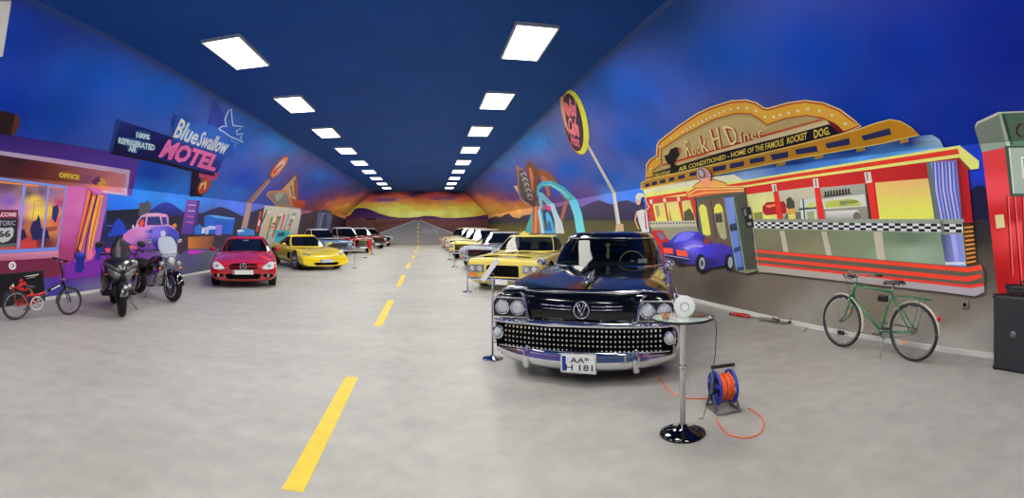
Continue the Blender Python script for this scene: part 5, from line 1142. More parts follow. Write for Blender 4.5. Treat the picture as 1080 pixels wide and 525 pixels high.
def city_bicycle():
    o = empty('bicycle'); R_, H, BB = (0,0,.34), (1.12,0,.34), (.47,0,.29); st_, ht, hb = (.33,0,.78), (.905,0,.83), (.95,0,.68)
    g = m_green
    for n_, c in (('wheel',R_),('wheel',H)): bike_wheel(o, c, .34, .019, m_btyre, m_chrome, 32, n_)
    f = quick('frame', g, o, lambda b: (b.tube([st_,ht],.0145,10), b.tube([hb,BB],.0165,10), b.tube([(.325,0,.80),BB],.015,10), b.tube([(.897,0,.86),hb],.019,10),
        [b.tube([(BB[0],s*.02,BB[2]),(.2,s*.045,.31),(0,s*.06,.34)],.009,8) for s in (-1,1)], [b.tube([(.33,s*.015,.76),(0,s*.06,.34)],.008,8) for s in (-1,1)], b.lathe([(.024,-.035),(.024,.035)],BB,'y',14)))
    quick('fork', g, o, lambda b: (b.tube([(.955,0,.67),(.958,0,.70)],.02,8), [b.tube([(.958,s*.045,.68),(.975,s*.05,.55),(1.02,s*.05,.42),(1.12,s*.05,.34)],[.013,.012,.010,.008],8) for s in (-1,1)], b.tube([(.958,-.045,.685),(.958,.045,.685)],.014,8)))
    for n_, c, a0, a1 in (('mudguard',R_,-15,180),('mudguard',H,68,196)):
        def mg(b, c=c, a0=a0, a1=a1):
            b.grid([[Vector((c[0]+(.362-.006*abs(k)**2)*math.cos(math.radians(a)),k*.024,c[2]+(.362-.008*k*k)*math.sin(math.radians(a)))) for k in (-1,-.5,0,.5,1)] for a in [a0+(a1-a0)*i/30 for i in range(31)]])
        m_ = quick(n_, m_cream, o, mg, solid=.003)
    # the front guard must end behind the fork
    quick('saddle', m_gloss, o, lambda b: b.grid([[Vector((x,w_*k,z-.035*abs(k)**2)) for k in (-1,-.6,0,.6,1)] for x, w_, z in ((.17,.06,.915),(.19,.085,.925),(.25,.08,.925),(.33,.045,.915),(.40,.024,.91),(.445,.014,.90))]), solid=.02)
    split_loose(quick('seat_post', m_chrome, o, lambda b: (b.tube([(.33,0,.77),(.295,0,.905)],.0125,8), [b.lathe([(.012,-.02),(.012,.02)],(.2,s*.04,.885),'z',8) for s in (-1,1)])))
    quick('stem', m_chrome, o, lambda b: b.tube([(.90,0,.84),(.88,0,.95),(.92,0,.965)],[.012,.012,.013],8))
    hbp = [(.70,.27,.95),(.80,.275,.955),(.90,.24,.965),(.95,.12,.965),(.92,0,.965),(.95,-.12,.965),(.90,-.24,.965),(.80,-.275,.955),(.70,-.27,.95)]
    h = quick('handlebar', m_chrome, o, lambda b: b.tube(hbp, .011, 8))
    for s in (-1,1):
        quick('grip', m_black, h, lambda b: b.tube([(.69,s*.27,.949),(.80,s*.275,.955)], .017, 10)); quick('brake_lever', m_chrome, h, lambda b: b.tube([(.90,s*.24,.955),(.86,s*.26,.93),(.76,s*.28,.925)], .006, 6))
    quick('brake_cable', m_black, h, lambda b: b.tube([(.9,.24,.95),(1.02,.15,.98),(1.03,.03,.86),(.98,.02,.72)], .003, 5))
    l = quick('headlamp', m_chrome, o, lambda b: b.lathe([(.015,-.06),(.034,-.03),(.04,.02)], (1.01,0,.93), 'x', 16)); quick('lamp_lens', m_lens, l, lambda b: b.lathe([(.036,.015),(.001,.03)], (1.01,0,.93), 'x', 16)); quick('lamp_bracket', m_chrome, l, lambda b: b.tube([(.99,0,.9),(.92,0,.86)], .006, 6))
    quick('bell', m_chrome, o, lambda b: b.ball((.93,.1,.99),(.026,.026,.018)))
    quick('luggage_rack', g, o, lambda b: ([b.tube([(.29,s*.05,.735),(.1,s*.06,.745),(-.22,s*.055,.73)],.006,6) for s in (-1,1)], b.tube([(-.22,-.055,.73),(-.22,.055,.73)],.006,6), b.tube([(0,-.055,.74),(0,.055,.74)],.005,6), [b.tube([(-.12,s*.055,.735),(-.01,s*.06,.35)],.0045,6) for s in (-1,1)]))
    t = quick('tail_lamp', m_red, o, lambda b: b.ball((-.345,0,.53),(.025,.022,.038)))
    quick('tool_bag', m_black, o, lambda b: b.box((.46,0,.69),(.14,.05,.075),bev=.012))
    chainset(o, BB, .09, m_steel, -.4)
    quick('chain', mat('chain_metal', (70,66,60), .45, .8), o, lambda b: b.tube([(.47,-.05,.38),(0,-.05,.375),(-.035,-.05,.34),(0,-.05,.305),(.47,-.05,.20),(.55,-.05,.24),(.56,-.05,.33)], .004, 5, closed=True))
    quick('chainguard', m_green, o, lambda b: b.grid([[Vector((x,-.066,z)),Vector((x,-.06,z+.018))] for x, z in ((-.02,.36),(.2,.375),(.47,.385),(.55,.36))]), solid=.003)
    for c in ((.1,.02,.21),(1.0,.015,.47)): quick('spoke_reflector', mat('orange_reflector', (240,150,30), .2, coat=1), o, lambda b: b.box(c,(.05,.01,.035),bev=.004))
    quick('kickstand', m_steel, o, lambda b: b.tube([(.40,.03,.27),(.33,.19,.012)], .007, 8))
    quick('dynamo', m_steel, o, lambda b: b.lathe([(.018,-.04),(.02,.03),(.008,.045)], (1.02,-.06,.62), 'z', 12))
    split_loose(quick('stay', m_steel, o, lambda b: ([b.tube([(1.12,s*.05,.34),(.80,s*.03,.175)],.002,4) for s in (-1,1)], [b.tube([(0,s*.055,.34),(-.345,s*.03,.35)],.002,4) for s in (-1,1)])))
    return o
c = city_bicycle(); align(c, ground(882.5,364.8), ground(962,381), .06); c.location.z = .0
tag(c, 'green city bicycle with cream mudguards standing by the diner painting', 'bicycle')
def folding_bicycle():
    o = empty('folding_bicycle'); rr = .25; red = paint('folder_red', (186,22,24), .2); blk = m_gloss; wall = mat('brown_sidewall', (92,56,44), .7); wh = mat('white_disc', (220,220,218), .35)
    B_, H, R_ = (.37,0,.27), (1.04,0,.25), (0,0,.25)
    for c in (R_, H): bike_wheel(o, c, rr, .02, m_btyre, m_alloy, 20); 
    for c in (R_, H): split_loose(quick('tyre_wall', wall, o, lambda b: [b.tube([(c[0]+(rr-.026)*math.cos(a),s*.014,c[2]+(rr-.026)*math.sin(a)) for a in [2*PI*i/40 for i in range(40)]], .006, 5, closed=True) for s in (-1,1)]))
    quick('front_frame', blk, o, lambda b: (b.tube([(.56,0,.44),(.90,0,.585)],[.024,.024],10,flat=(1,1)), b.tube([(.90,0,.63),(.93,0,.50)],.024,10)))
    quick('rear_frame', red, o, lambda b: (b.tube([(.22,0,.40),(.40,0,.40),(.56,0,.44)],[.02,.026,.027],10), b.tube([(.40,0,.40),B_],.022,8), b.tube([(.30,0,.46),(.33,0,.38)],.02,8), [b.tube([(B_[0],s*.03,B_[2]),(0,s*.06,.25)],.010,8) for s in (-1,1)], [b.tube([(.28,s*.02,.44),(.16,s*.05,.38),(0,s*.06,.25)],.010,8) for s in (-1,1)]))
    quick('hinge', m_steel, o, lambda b: b.box((.56,0,.44),(.03,.06,.07),bev=.008))
    quick('fork', blk, o, lambda b: ([b.tube([(.94,s*.045,.50),(1.04,s*.05,.25)],[.014,.010],8) for s in (-1,1)], b.tube([(.94,-.045,.5),(.94,.045,.5)],.015,8)))
    quick('handlebar_post', blk, o, lambda b: (b.tube([(.90,0,.62),(.83,0,1.0)],[.02,.015],10)))
    h = quick('handlebar', blk, o, lambda b: b.tube([(.82,-.25,1.0),(.83,0,1.0),(.82,.25,1.0)], .012, 8)); 
    for s in (-1,1): quick('grip', m_black, h, lambda b: b.tube([(.82,s*.15,1.0),(.82,s*.27,1.0)], .018, 8)); quick('brake_lever', m_steel, h, lambda b: b.tube([(.83,s*.14,.99),(.89,s*.19,.965)], .006, 6))
    quick('brake_cable', m_black, h, lambda b: b.tube([(.85,.1,1.0),(.95,.06,.9),(.96,.04,.75),(.95,.02,.6)], .003, 5))
    quick('clamp', m_steel, o, lambda b: b.box((.895,0,.65),(.05,.06,.03),bev=.008))
    quick('saddle', m_gloss, o, lambda b: b.grid([[Vector((x,w_*k,z-.03*k*k)) for k in (-1,-.5,0,.5,1)] for x, w_, z in ((.12,.06,.565),(.15,.075,.575),(.22,.06,.57),(.34,.018,.56))]), solid=.02)
    split_loose(quick('seat_post', m_steel, o, lambda b: b.tube([(.24,0,.54),(.32,0,.40)],.016,8)))
    chainset(o, B_, .105, wh, .9, -1); quick('chain_guard_disc', wh, o, lambda b: (b.tube([(B_[0]+.115*math.cos(a),-.06,B_[2]+.115*math.sin(a)) for a in [2*PI*i/32 for i in range(32)]], .009, 6, closed=True), b.tube([(B_[0],-.06,B_[2]),(B_[0]+.11*math.cos(.9),-.06,B_[2]+.11*math.sin(.9))], .012, 6)))
    quick('mudguard', m_black, o, lambda b: b.grid([[Vector((1.04+.272*math.cos(a),k*.022,.25+.272*math.sin(a))) for k in (-1,0,1)] for a in [math.radians(95+i*5) for i in range(19)]]), solid=.003)
    quick('rear_carrier', red, o, lambda b: (b.tube([(-.10,0,.56),(.12,0,.545)],.012,6), [b.tube([(-.08,s*.05,.555),(0,s*.06,.26)],.005,6) for s in (-1,1)], b.tube([(-.1,-.06,.555),(-.1,.06,.555)],.006,6)))
    quick('frame_stripe', m_white, o, lambda b: b.box((.74,-.025,.517),(.18,.004,.018),Matrix.Rotation(-.4,3,'Y')))
    return o
c = folding_bicycle(); align(c, ground(77.2,331.6), ground(16.3,337.2), .06)
tag(c, 'red and black folding bicycle with small wheels in front of a poster board', 'bicycle')
# ---------------------------------------------------------------- scooter and motorcycle (front towards -y)
def moto_wheel(parent, y, r, w_, steer=0., style='alloy', m_r=None):
    t = quick('wheel', m_rub, parent, lambda b: b.lathe([(r*.68,-w_*.4),(r*.82,-w_*.5),(r*.93,-w_*.42),(r*.985,-w_*.22),(r,0),(r*.985,w_*.22),(r*.93,w_*.42),(r*.82,w_*.5),(r*.68,w_*.4)], (0,0,0), 'x', 36))
    t.location = (0,y,r); 
    if style == 'wire':
        quick('rim', m_chrome, t, lambda b: [b.tube([(s*w_*.43,r*.68*math.cos(a),r*.68*math.sin(a)) for a in [2*PI*i/36 for i in range(36)]], .014, 6, closed=True) for s in (-1,1)])
        quick('spokes', m_chrome, t, lambda b: [b.tube([(s*.05,.04*math.cos(a+.5),.04*math.sin(a+.5)),(s*w_*.42,r*.66*math.cos(a),r*.66*math.sin(a))], .004, 4) for s in (-1,1) for a in [2*PI*i/18 for i in range(18)]])
        quick('hub', m_chrome, t, lambda b: b.lathe([(.03,-.09),(.05,-.06),(.05,.06),(.03,.09)], (0,0,0), 'x', 16))
        quick('brake_disc', m_steel, t, lambda b: b.lathe([(.08,.078),(.15,.078),(.15,.084),(.08,.084)], (0,0,0), 'x', 28, cap=False))
    else:
        for s in (-1,1): quick('rim', m_r or m_black, t, lambda b: (b.tube([(s*w_*.4,r*.66*math.cos(a),r*.66*math.sin(a)) for a in [2*PI*i/36 for i in range(36)]], .014, 6, closed=True), [b.tube([(s*.04,0,0),(s*w_*.4,r*.65*math.cos(a),r*.65*math.sin(a))], [.03,.016], 6) for a in [2*PI*i/5 for i in range(5)]]))
        quick('brake_disc', m_steel, t, lambda b: b.lathe([(.07,w_*.5),(.13,w_*.5),(.13,w_*.55),(.07,w_*.55)], (0,0,0), 'x', 28, cap=False))
    return t
def skin(name, m, parent, rows, solid=0., close=False):
    b = MB(); b.grid([[Vector(p) for p in r] for r in rows], closed_u=close); o = b.build(name, m, parent, solid=solid)
    md = o.modifiers.new('s','SUBSURF'); md.levels = 1; md.render_levels = 1
    return o
def maxi_scooter():
    o = empty('scooter'); K = mat('satin_black', (20,20,22), .3, coat=.5); G = mat('panel_grey', (78,78,80), .3, coat=.4)
    moto_wheel(o, .30, .30, .125, m_r=m_black); moto_wheel(o, 1.78, .29, .15)
    quick('fork', m_black, o, lambda b: [b.tube([(s*.095,.30,.30),(s*.095,.42,.62)],[.028,.03],10) for s in (-1,1)])
    skin('front_mudguard', K, o, [[(-.085,.30+.335*math.cos(a),.30+.335*math.sin(a)-.02),(-.05,.30+.345*math.cos(a),.30+.345*math.sin(a)),(0,.30+.355*math.cos(a),.30+.355*math.sin(a)),(.05,.30+.345*math.cos(a),.30+.345*math.sin(a)),(.085,.30+.335*math.cos(a),.30+.335*math.sin(a)-.02)] for a in [math.radians(d) for d in (30,55,80,105,130,150,168)]], .008)
    # front fairing: centre nose, two slanted lamps, side panels
    skin('front_fairing', K, o, [
        [(-.10,.36,.58),(-.05,.31,.57),(0,.29,.565),(.05,.31,.57),(.10,.36,.58)],
        [(-.20,.38,.68),(-.12,.26,.68),(0,.21,.67),(.12,.26,.68),(.20,.38,.68)],
        [(-.30,.44,.80),(-.18,.27,.82),(0,.18,.80),(.18,.27,.82),(.30,.44,.80)],
        [(-.33,.50,.92),(-.20,.33,.93),(0,.25,.92),(.20,.33,.93),(.33,.50,.92)],
        [(-.30,.56,1.00),(-.17,.43,1.02),(0,.36,1.02),(.17,.43,1.02),(.30,.56,1.00)]], .02)
    for s in (-1,1):
        skin('side_fairing', K, o, [[(s*.33,.48,.92),(s*.34,.7,.9),(s*.30,.9,.82)],[(s*.34,.46,.80),(s*.36,.7,.72),(s*.33,.95,.60)],[(s*.26,.42,.66),(s*.30,.68,.5),(s*.32,1.0,.36)],[(s*.16,.46,.56),(s*.24,.7,.38),(s*.28,1.05,.26)]], .02)
        skin('lamp_brow', G, o, [[(s*.03,.185,.80),(s*.12,.225,.865),(s*.22,.30,.93),(s*.30,.42,.95)],[(s*.03,.18,.76),(s*.13,.225,.81),(s*.24,.31,.87),(s*.33,.43,.90)]], .012)
        hl = quick('headlight', mat('smoked_headlight', (120,124,128), .08, .5, coat=1), o, lambda b: b.grid([[Vector(p) for p in r] for r in ([(s*.035,.17,.755),(s*.13,.215,.80),(s*.25,.30,.86)],[(s*.05,.17,.70),(s*.15,.225,.715),(s*.24,.31,.78)],[(s*.07,.20,.655),(s*.13,.245,.66),(s*.19,.31,.70)])]), solid=.01)
        quick('position_lamp', m_white, o, lambda b: b.tube([(s*.025,.168,.83),(s*.045,.175,.90)],[.012,.003],6))
        quick('indicator', m_amber, o, lambda b: b.ball((s*.27,.37,.735),(.03,.02,.014)))
        quick('mirror', m_black, o, lambda b: (b.tube([(s*.24,.52,1.02),(s*.34,.50,1.20)],.011,8), b.ball((s*.38,.50,1.26),(.085,.03,.055),M=Matrix.Rotation(s*.35,3,'Y'))))
        quick('foot_board', m_black, o, lambda b: b.box((s*.24,1.0,.33),(.16,.55,.05),bev=.015))
        quick('grip', m_black, o, lambda b: b.tube([(s*.22,.66,1.08),(s*.36,.72,1.06)],.018,8))
        quick('side_panel', K, o, lambda b: b.box((s*.19,1.55,.62),(.10,.80,.26),bev=.04))
    skin('windscreen', mat('smoked_screen', (30,31,34), .3, spec=.35, alpha=.8), o, [[(-.15,.46,.98),(-.08,.42,.99),(0,.40,.99),(.08,.42,.99),(.15,.46,.98)],[(-.21,.51,1.10),(-.11,.475,1.11),(0,.46,1.11),(.11,.475,1.11),(.21,.51,1.10)],[(-.17,.57,1.25),(-.09,.54,1.27),(0,.53,1.28),(.09,.54,1.27),(.17,.57,1.25)],[(-.07,.61,1.36),(-.035,.60,1.39),(0,.595,1.395),(.035,.60,1.39),(.07,.61,1.36)]], .006)
    quick('handlebar', m_black, o, lambda b: b.tube([(-.24,.67,1.08),(-.1,.6,1.05),(.1,.6,1.05),(.24,.67,1.08)],.016,8))
    quick('seat', mat('seat_vinyl', (18,18,18), .6), o, lambda b: b.grid([[Vector((w_*k,y,z-.06*abs(k)**3)) for k in (-1,-.6,0,.6,1)] for y, w_, z in ((.95,.10,.78),(1.1,.14,.80),(1.45,.17,.81),(1.55,.17,.88),(1.95,.14,.92),(2.1,.08,.90))]), solid=.06)
    quick('body', K, o, lambda b: (b.box((0,1.5,.60),(.34,1.15,.30),bev=.06), b.box((0,.85,.45),(.30,.5,.24),bev=.05)))
    quick('engine', m_black, o, lambda b: (b.box((0,1.5,.36),(.3,.6,.22),bev=.04), b.lathe([(.07,-.3),(.08,0),(.07,.35)],(.2,1.75,.35),'y',14)))
    quick('tail', K, o, lambda b: b.box((0,2.1,.76),(.24,.22,.14),bev=.04)); quick('tail_lamp', m_red, o, lambda b: b.box((0,2.215,.76),(.18,.02,.06),bev=.008))
    quick('side_stand', m_steel, o, lambda b: b.tube([(.20,.95,.28),(.36,.90,.012)],.012,8)); quick('nose_badge', m_chrome, o, lambda b: b.ball((0,.175,.86),(.018,.008,.018)))
    return o
c = maxi_scooter(); place(c, 130.5, 337, -.74); tag(c, 'large black scooter with dark windscreen standing between the folding bicycle and the motorcycle', 'scooter')
def cruiser():
    o = empty('motorcycle'); K = m_gloss
    moto_wheel(o, .34, .325, .13, style='wire'); moto_wheel(o, 1.95, .32, .16, style='wire')
    quick('fork', m_chrome, o, lambda b: ([b.tube([(s*.10,.34,.325),(s*.10,.42,.55)],.030,10) for s in (-1,1)], [b.tube([(s*.10,.42,.55),(s*.10,.60,.98)],.022,10) for s in (-1,1)], b.box((0,.58,.94),(.26,.08,.03),bev=.01), b.box((0,.54,.80),(.26,.08,.03),bev=.01)))
    def mg(c, r, w_, a0, a1):
        return [[(x*w_,c[0]-r*k*math.cos(a),c[1]+r*k*math.sin(a)) for x, k in ((-1,.88),(-.9,.97),(-.5,1.03),(0,1.05),(.5,1.03),(.9,.97),(1,.88))] for a in [math.radians(a0+(a1-a0)*i/10) for i in range(11)]]
    skin('front_mudguard', K, o, mg((.34,.325),.355,.095,5,168), .006); skin('rear_mudguard', K, o, mg((1.95,.32),.365,.11,30,185), .006)
    h = quick('headlamp', m_chrome, o, lambda b: b.lathe([(.03,.13),(.07,.10),(.095,.03),(.10,-.03)], (0,.42,.86), 'y', 24)); quick('lamp_lens', m_lens, h, lambda b: b.lathe([(.095,-.025),(.06,-.05),(.001,-.058)], (0,.42,.86), 'y', 24))
    for s in (-1,1):
        sp = quick('spot_lamp', m_chrome, o, lambda b: b.lathe([(.02,.09),(.05,.06),(.062,-.02)], (s*.20,.44,.80), 'y', 18)); quick('lamp_lens', m_lens, sp, lambda b: b.lathe([(.058,-.015),(.001,-.035)], (s*.20,.44,.80), 'y', 18))
        quick('indicator', m_amber, o, lambda b: b.ball((s*.25,.44,.70),(.035,.03,.03)))
        m_ = quick('mirror', m_chrome, o, lambda b: (b.tube([(s*.30,.74,1.10),(s*.36,.70,1.24)],.008,6), b.ball((s*.38,.70,1.27),(.065,.02,.045))))
        quick('grip', m_black, o, lambda b: b.tube([(s*.34,.84,1.06),(s*.44,.94,1.02)],.02,8)); quick('lever', m_chrome, o, lambda b: b.tube([(s*.33,.80,1.06),(s*.42,.86,1.01)],.006,6))
        quick('foot_peg', m_black, o, lambda b: b.tube([(s*.16,.85,.30),(s*.34,.85,.30)],.02,8)); quick('side_bag', mat('saddlebag_leather', (20,17,16), .55), o, lambda b: b.box((s*.28,1.95,.55),(.16,.45,.32),bev=.05))
        quick('crash_bar', m_chrome, o, lambda b: b.tube([(s*.05,.75,.62),(s*.28,.72,.52),(s*.30,.72,.38),(s*.06,.78,.26)],.014,8))
    quick('windscreen', mat('screen_clear', (205,215,225), .05, alpha=.45, spec=.8), o, lambda b: b.grid([[Vector((w_*math.sin(k),y+.12*(1-math.cos(k)),z)) for k in [-.95+1.9*i/8 for i in range(9)]] for z, w_, y in ((.92,.17,.42),(1.0,.24,.44),(1.12,.28,.49),(1.24,.27,.54),(1.33,.22,.58),(1.37,.13,.60))]), solid=.004)
    quick('screen_brace', m_chrome, o, lambda b: (b.tube([(-.22,.47,1.0),(0,.41,1.0),(.22,.47,1.0)],.007,6), [b.tube([(s*.1,.44,1.0),(s*.1,.55,.9)],.006,6) for s in (-1,1)]))
    quick('handlebar', m_chrome, o, lambda b: b.tube([(-.44,.94,1.02),(-.33,.80,1.07),(-.14,.62,1.02),(0,.60,1.0),(.14,.62,1.02),(.33,.80,1.07),(.44,.94,1.02)],.013,8))
    quick('fuel_tank', K, o, lambda b: b.ball((0,1.0,.80),(.16,.34,.14),18,12)); quick('tank_cap', m_chrome, o, lambda b: b.lathe([(.04,.0),(.035,.02)],(0,.95,.935),'z',14))
    quick('seat', mat('seat_vinyl', (18,18,18), .6), o, lambda b: b.grid([[Vector((w_*k,y,z-.05*abs(k)**3)) for k in (-1,-.6,0,.6,1)] for y, w_, z in ((1.25,.10,.72),(1.4,.16,.70),(1.6,.18,.72),(1.68,.15,.80),(2.0,.13,.82),(2.12,.08,.80))]), solid=.06)
    quick('frame', m_black, o, lambda b: (b.tube([(0,.62,.9),(0,1.3,.70),(0,1.95,.32)],.02,8), b.tube([(0,.60,.85),(0,.78,.30),(0,1.4,.24),(0,1.95,.32)],.02,8), [b.tube([(s*.1,1.4,.3),(s*.1,1.95,.32)],.018,8) for s in (-1,1)]))
    e = quick('engine', m_steel, o, lambda b: (b.box((0,1.1,.36),(.26,.42,.20),bev=.05), b.lathe([(.11,-.16),(.11,.16)],(0,1.12,.36),'x',20)))
    for a, y in ((-.45,.98),(.45,1.24)): quick('cylinder', m_chrome, e, lambda b: [b.box((0,y+math.sin(a)*k,.45+math.cos(a)*k),(.17,.16,.014),Matrix.Rotation(-a,3,'X')) for k in [.02+.026*i for i in range(9)]])
    split_loose(quick('exhaust_pipe', m_chrome, o, lambda b: (b.tube([(.10,.9,.55),(.17,.80,.40),(.18,1.0,.26),(.19,1.7,.26),(.20,2.3,.30)],[.022,.022,.025,.04,.045],12), b.tube([(.10,1.3,.55),(.18,1.35,.40),(.19,1.6,.36),(.20,2.25,.40)],[.022,.025,.04,.045],12))))
    quick('tail_lamp', m_red, o, lambda b: b.ball((0,2.33,.62),(.05,.03,.04))); quick('side_stand', m_steel, o, lambda b: b.tube([(-.12,1.1,.25),(-.32,1.05,.012)],.012,8))
    return o
c = cruiser(); place(c, 191, 320.3, -1.05); tag(c, 'black and chrome cruiser motorcycle with clear windscreen beside the scooter', 'motorcycle')
# ---------------------------------------------------------------- table, reel, stands, speakers, small things
def round_table(x, y):
    o = empty('round_table', (x,y,0))
    quick('table_base', mat('black_chrome', (26,26,28), .06, .9, coat=1), o, lambda b: b.lathe([(.178,0),(.180,.012),(.165,.022),(.11,.040),(.04,.055),(.026,.075)], (0,0,0), 'z', 48))
    quick('stem', mat('stem_white_metal', (226,226,222), .3), o, lambda b: b.lathe([(.022,.06),(.022,.85),(.05,.868),(.05,.874)], (0,0,0), 'z', 20)); quick('stem_collar', m_chrome, o, lambda b: b.lathe([(.03,.50),(.03,.53)], (0,0,0), 'z', 16))
    g = mat('table_glass', (200,220,215), .02, alpha=.35, spec=.8); quick('table_top', g, o, lambda b: b.lathe([(.226,.876),(.232,.880),(.232,.884),(.226,.888)], (0,0,0), 'z', 56))
    quick('top_rim', mat('dark_rim', (30,32,32), .25, .5), o, lambda b: b.tube([(.234*math.cos(a),.234*math.sin(a),.882) for a in [2*PI*i/56 for i in range(56)]], .009, 8, closed=True))
    return o
tp = ground(720, 457); t = round_table(tp.x, tp.y); tag(t, 'small round glass-topped bistro table with chrome disc base beside the black car', 'table')
def toward(p): return -math.atan2(p.x, p.y)                        # turns local -y to the camera
d = ray(722, 323); k = 3.70/math.hypot(d[0], d[1]); 
o = empty('round_speaker', (d[0]*k, d[1]*k, .889), toward(Vector((d[0],d[1],0)))); tag(o, 'white round disc-shaped device standing on the small glass table', 'speaker')
Rx = Matrix.Rotation(-.12,3,'X')
quick('disc', m_white, o, lambda b: b.lathe([(.001,-.012),(.03,-.012),(.032,-.016),(.036,-.012),(.070,-.012),(.082,0),(.080,.018),(.001,.022)], (0,0,.083), 'y', 40, M=Rx)); quick('disc_ring', mat('ring_grey', (150,150,150), .4), o, lambda b: b.tube([(.034*math.cos(a),-.018,.083+.034*math.sin(a)) for a in [2*PI*i/30 for i in range(30)]], .002, 5, closed=True)); quick('foot', m_white, o, lambda b: b.box((0,.01,.006),(.06,.05,.012),bev=.004))
o = empty('booklet', (tp.x+.125, tp.y+.0, .889), .5); quick('cover', mat('booklet_green', (30,60,40), .3), o, lambda b: b.box((0,0,.004),(.13,.17,.006))); quick('pages', mat('booklet_red', (120,30,28), .4), o, lambda b: b.box((-.03,-.05,.0085),(.10,.05,.003))); tag(o, 'dark green and red leaflet lying on the small glass table', 'leaflet')
o = empty('table_reflection', (tp.x-.12, tp.y+.05, .889), 1.0); quick('body', mat('reflection_tan', (150,110,60), .35), o, lambda b: b.box((0,0,.011),(.15,.05,.022),bev=.008)); quick('stripe', mat('reflection_brown', (80,30,20), .4), o, lambda b: b.box((0,0,.0235),(.13,.016,.002))); tag(o, 'tan striped oblong block standing in for a reflection on the left edge of the glass table', 'box')  # solid block with tan and brown stripes, imitates the car reflected in the glass
# cable from the table
def at(px, py, r): d = ray(px, py); k = r/math.hypot(d[0], d[1]); return Vector((d[0]*k, d[1]*k, ZC+d[2]*k))
cb = [at(739,331.5,3.68), at(746,335,3.62), at(755,338,3.58), at(755.5,352,3.58), at(754.5,373,3.62), at(749,409,3.75), at(744,432,3.9)]; e_ = ground(741.5,442); cb += [Vector((e_.x,e_.y,.006)), Vector((e_.x-.03,e_.y+.02,.006))]
tag(quick('black_cable', m_black, None, lambda b: b.tube(cb, .0035, 6)), 'thin black cable hanging from the glass table down to the floor', 'cable')
# reel
rp = ground(768, 434); rl = empty('cable_reel', (rp.x, rp.y+.08, 0), toward(rp)+.45); blu = mat('reel_blue', (24,52,150), .35); org = mat('cable_orange', (226,92,40), .5)
tag(rl, 'blue cable reel wound with orange cable on the floor right of the glass table', 'cable reel')
for s in (-1,1):
    quick('flange', blu, rl, lambda b: (b.tube([(s*.075,.135*math.cos(a),.19+.135*math.sin(a)) for a in [2*PI*i/36 for i in range(36)]], .012, 8, closed=True), [b.tube([(s*.075,.05*math.cos(a),.19+.05*math.sin(a)),(s*.075,.135*math.cos(a),.19+.135*math.sin(a))], [.028,.014], 6) for a in [2*PI*i/5+.3 for i in range(5)]], b.lathe([(.06,-.008),(.06,.008)], (s*.075,0,.19), 'x', 24)))
quick('stand', mat('reel_grey', (120,122,122), .35, .5), rl, lambda b: ([b.tube([(s*.105,-.13,.012),(s*.105,.13,.012)],.010,8) for s in (-1,1)], [b.tube([(-.105,q*.13,.012),(.105,q*.13,.012)],.010,8) for q in (-1,1)], [b.tube([(s*.105,-.1,.012),(s*.102,0,.19),(s*.102,0,.365)],.010,8) for s in (-1,1)], [b.tube([(s*.105,.1,.012),(s*.102,0,.19)],.010,8) for s in (-1,1)]))
split_loose(quick('handle', m_black, rl, lambda b: b.tube([(-.11,0,.37),(.11,0,.37)],.016,10))); quick('socket_hub', m_black, rl, lambda b: (b.lathe([(.045,-.0),(.045,-.025)], (-.083,0,.19), 'x', 20), b.tube([(-.10,-.03,.16),(-.14,-.04,.15)],.012,8)))
quick('cable_coil', org, rl, lambda b: [b.tube([(-.058+.0165*i,(.095+.012*(i%3==1))*math.cos(a),.19+(.095+.012*(i%3==1))*math.sin(a)) for a in [2*PI*j/28 for j in range(28)]], .0088, 6, closed=True) for i in range(8)])
def floor_line(pts, z=.006):
    P = [ground(*p) for p in pts]; out = []
    for i in range(len(P)-1):
        a, b_, c_, d_ = P[max(0,i-1)], P[i], P[i+1], P[min(len(P)-1,i+2)]
        for j in range(5):
            u = j/5; out.append(.5*((2*b_)+(c_-a)*u+(2*a-5*b_+4*c_-d_)*u*u+(3*b_-a-3*c_+d_)*u**3))
    out.append(P[-1]); return [Vector((p.x,p.y,z)) for p in out]
tag(quick('extension_cable', org, None, lambda b: b.tube(floor_line([(755,440.5),(756,443.5),(759,449),(769,459),(788.5,462.5),(802,457),(805.5,449),(803,441),(796,435),(789,431)]), .0055, 6)), 'orange cable looping over the floor in front of the blue reel', 'cable')
tag(quick('extension_cable', org, None, lambda b: b.tube(floor_line([(752.5,420.5),(740,421),(722,420),(711,416),(703,410),(699,404),(694,398)]), .0055, 6)), 'orange cable running from the blue reel to under the black car', 'cable')
# barrier and information stands
def post(px, py, h, label, grp, board=None, name='barrier_post'):
    p = ground(px, py); o = empty(name, (p.x,p.y,0), toward(p))
    quick('base', m_chrome, o, lambda b: b.lathe([(.128,0),(.13,.008),(.11,.018),(.03,.03),(.02,.04)], (0,0,0), 'z', 32)); quick('pole', m_steel, o, lambda b: b.lathe([(.012,.03),(.012,h)], (0,0,0), 'z', 12))
    if not board: quick('pole_cap', m_chrome, o, lambda b: b.lathe([(.02,h-.02),(.022,h+.01),(.001,h+.03)], (0,0,0), 'z', 16))
    tag(o, label, 'stand' if board else 'barrier post', grp); return o, p
o, p = post(519.5, 378, 1.0, 'chrome information stand with tilted white board left of the black car', None, True, 'information_stand')
quick('board', m_white, o, lambda b: b.prism([(-.145,-.135),(-.095,-.165),(.085,.105),(.035,.135)], -.012, .0, 'y', bev=.002), xf=Matrix.Translation((0,-.02,1.07)) @ Matrix.Rotation(-.5,4,'X'))
quick('pole_joint', m_black, o, lambda b: b.ball((0,-.005,1.0),.022))
G_ = None
post(493, 307.8, 1.02, 'slim chrome barrier post in front of the pale yellow seventies car', None)
post(479.5, 281.5, 1.0, 'slim chrome barrier post in front of the silver coupe', None)
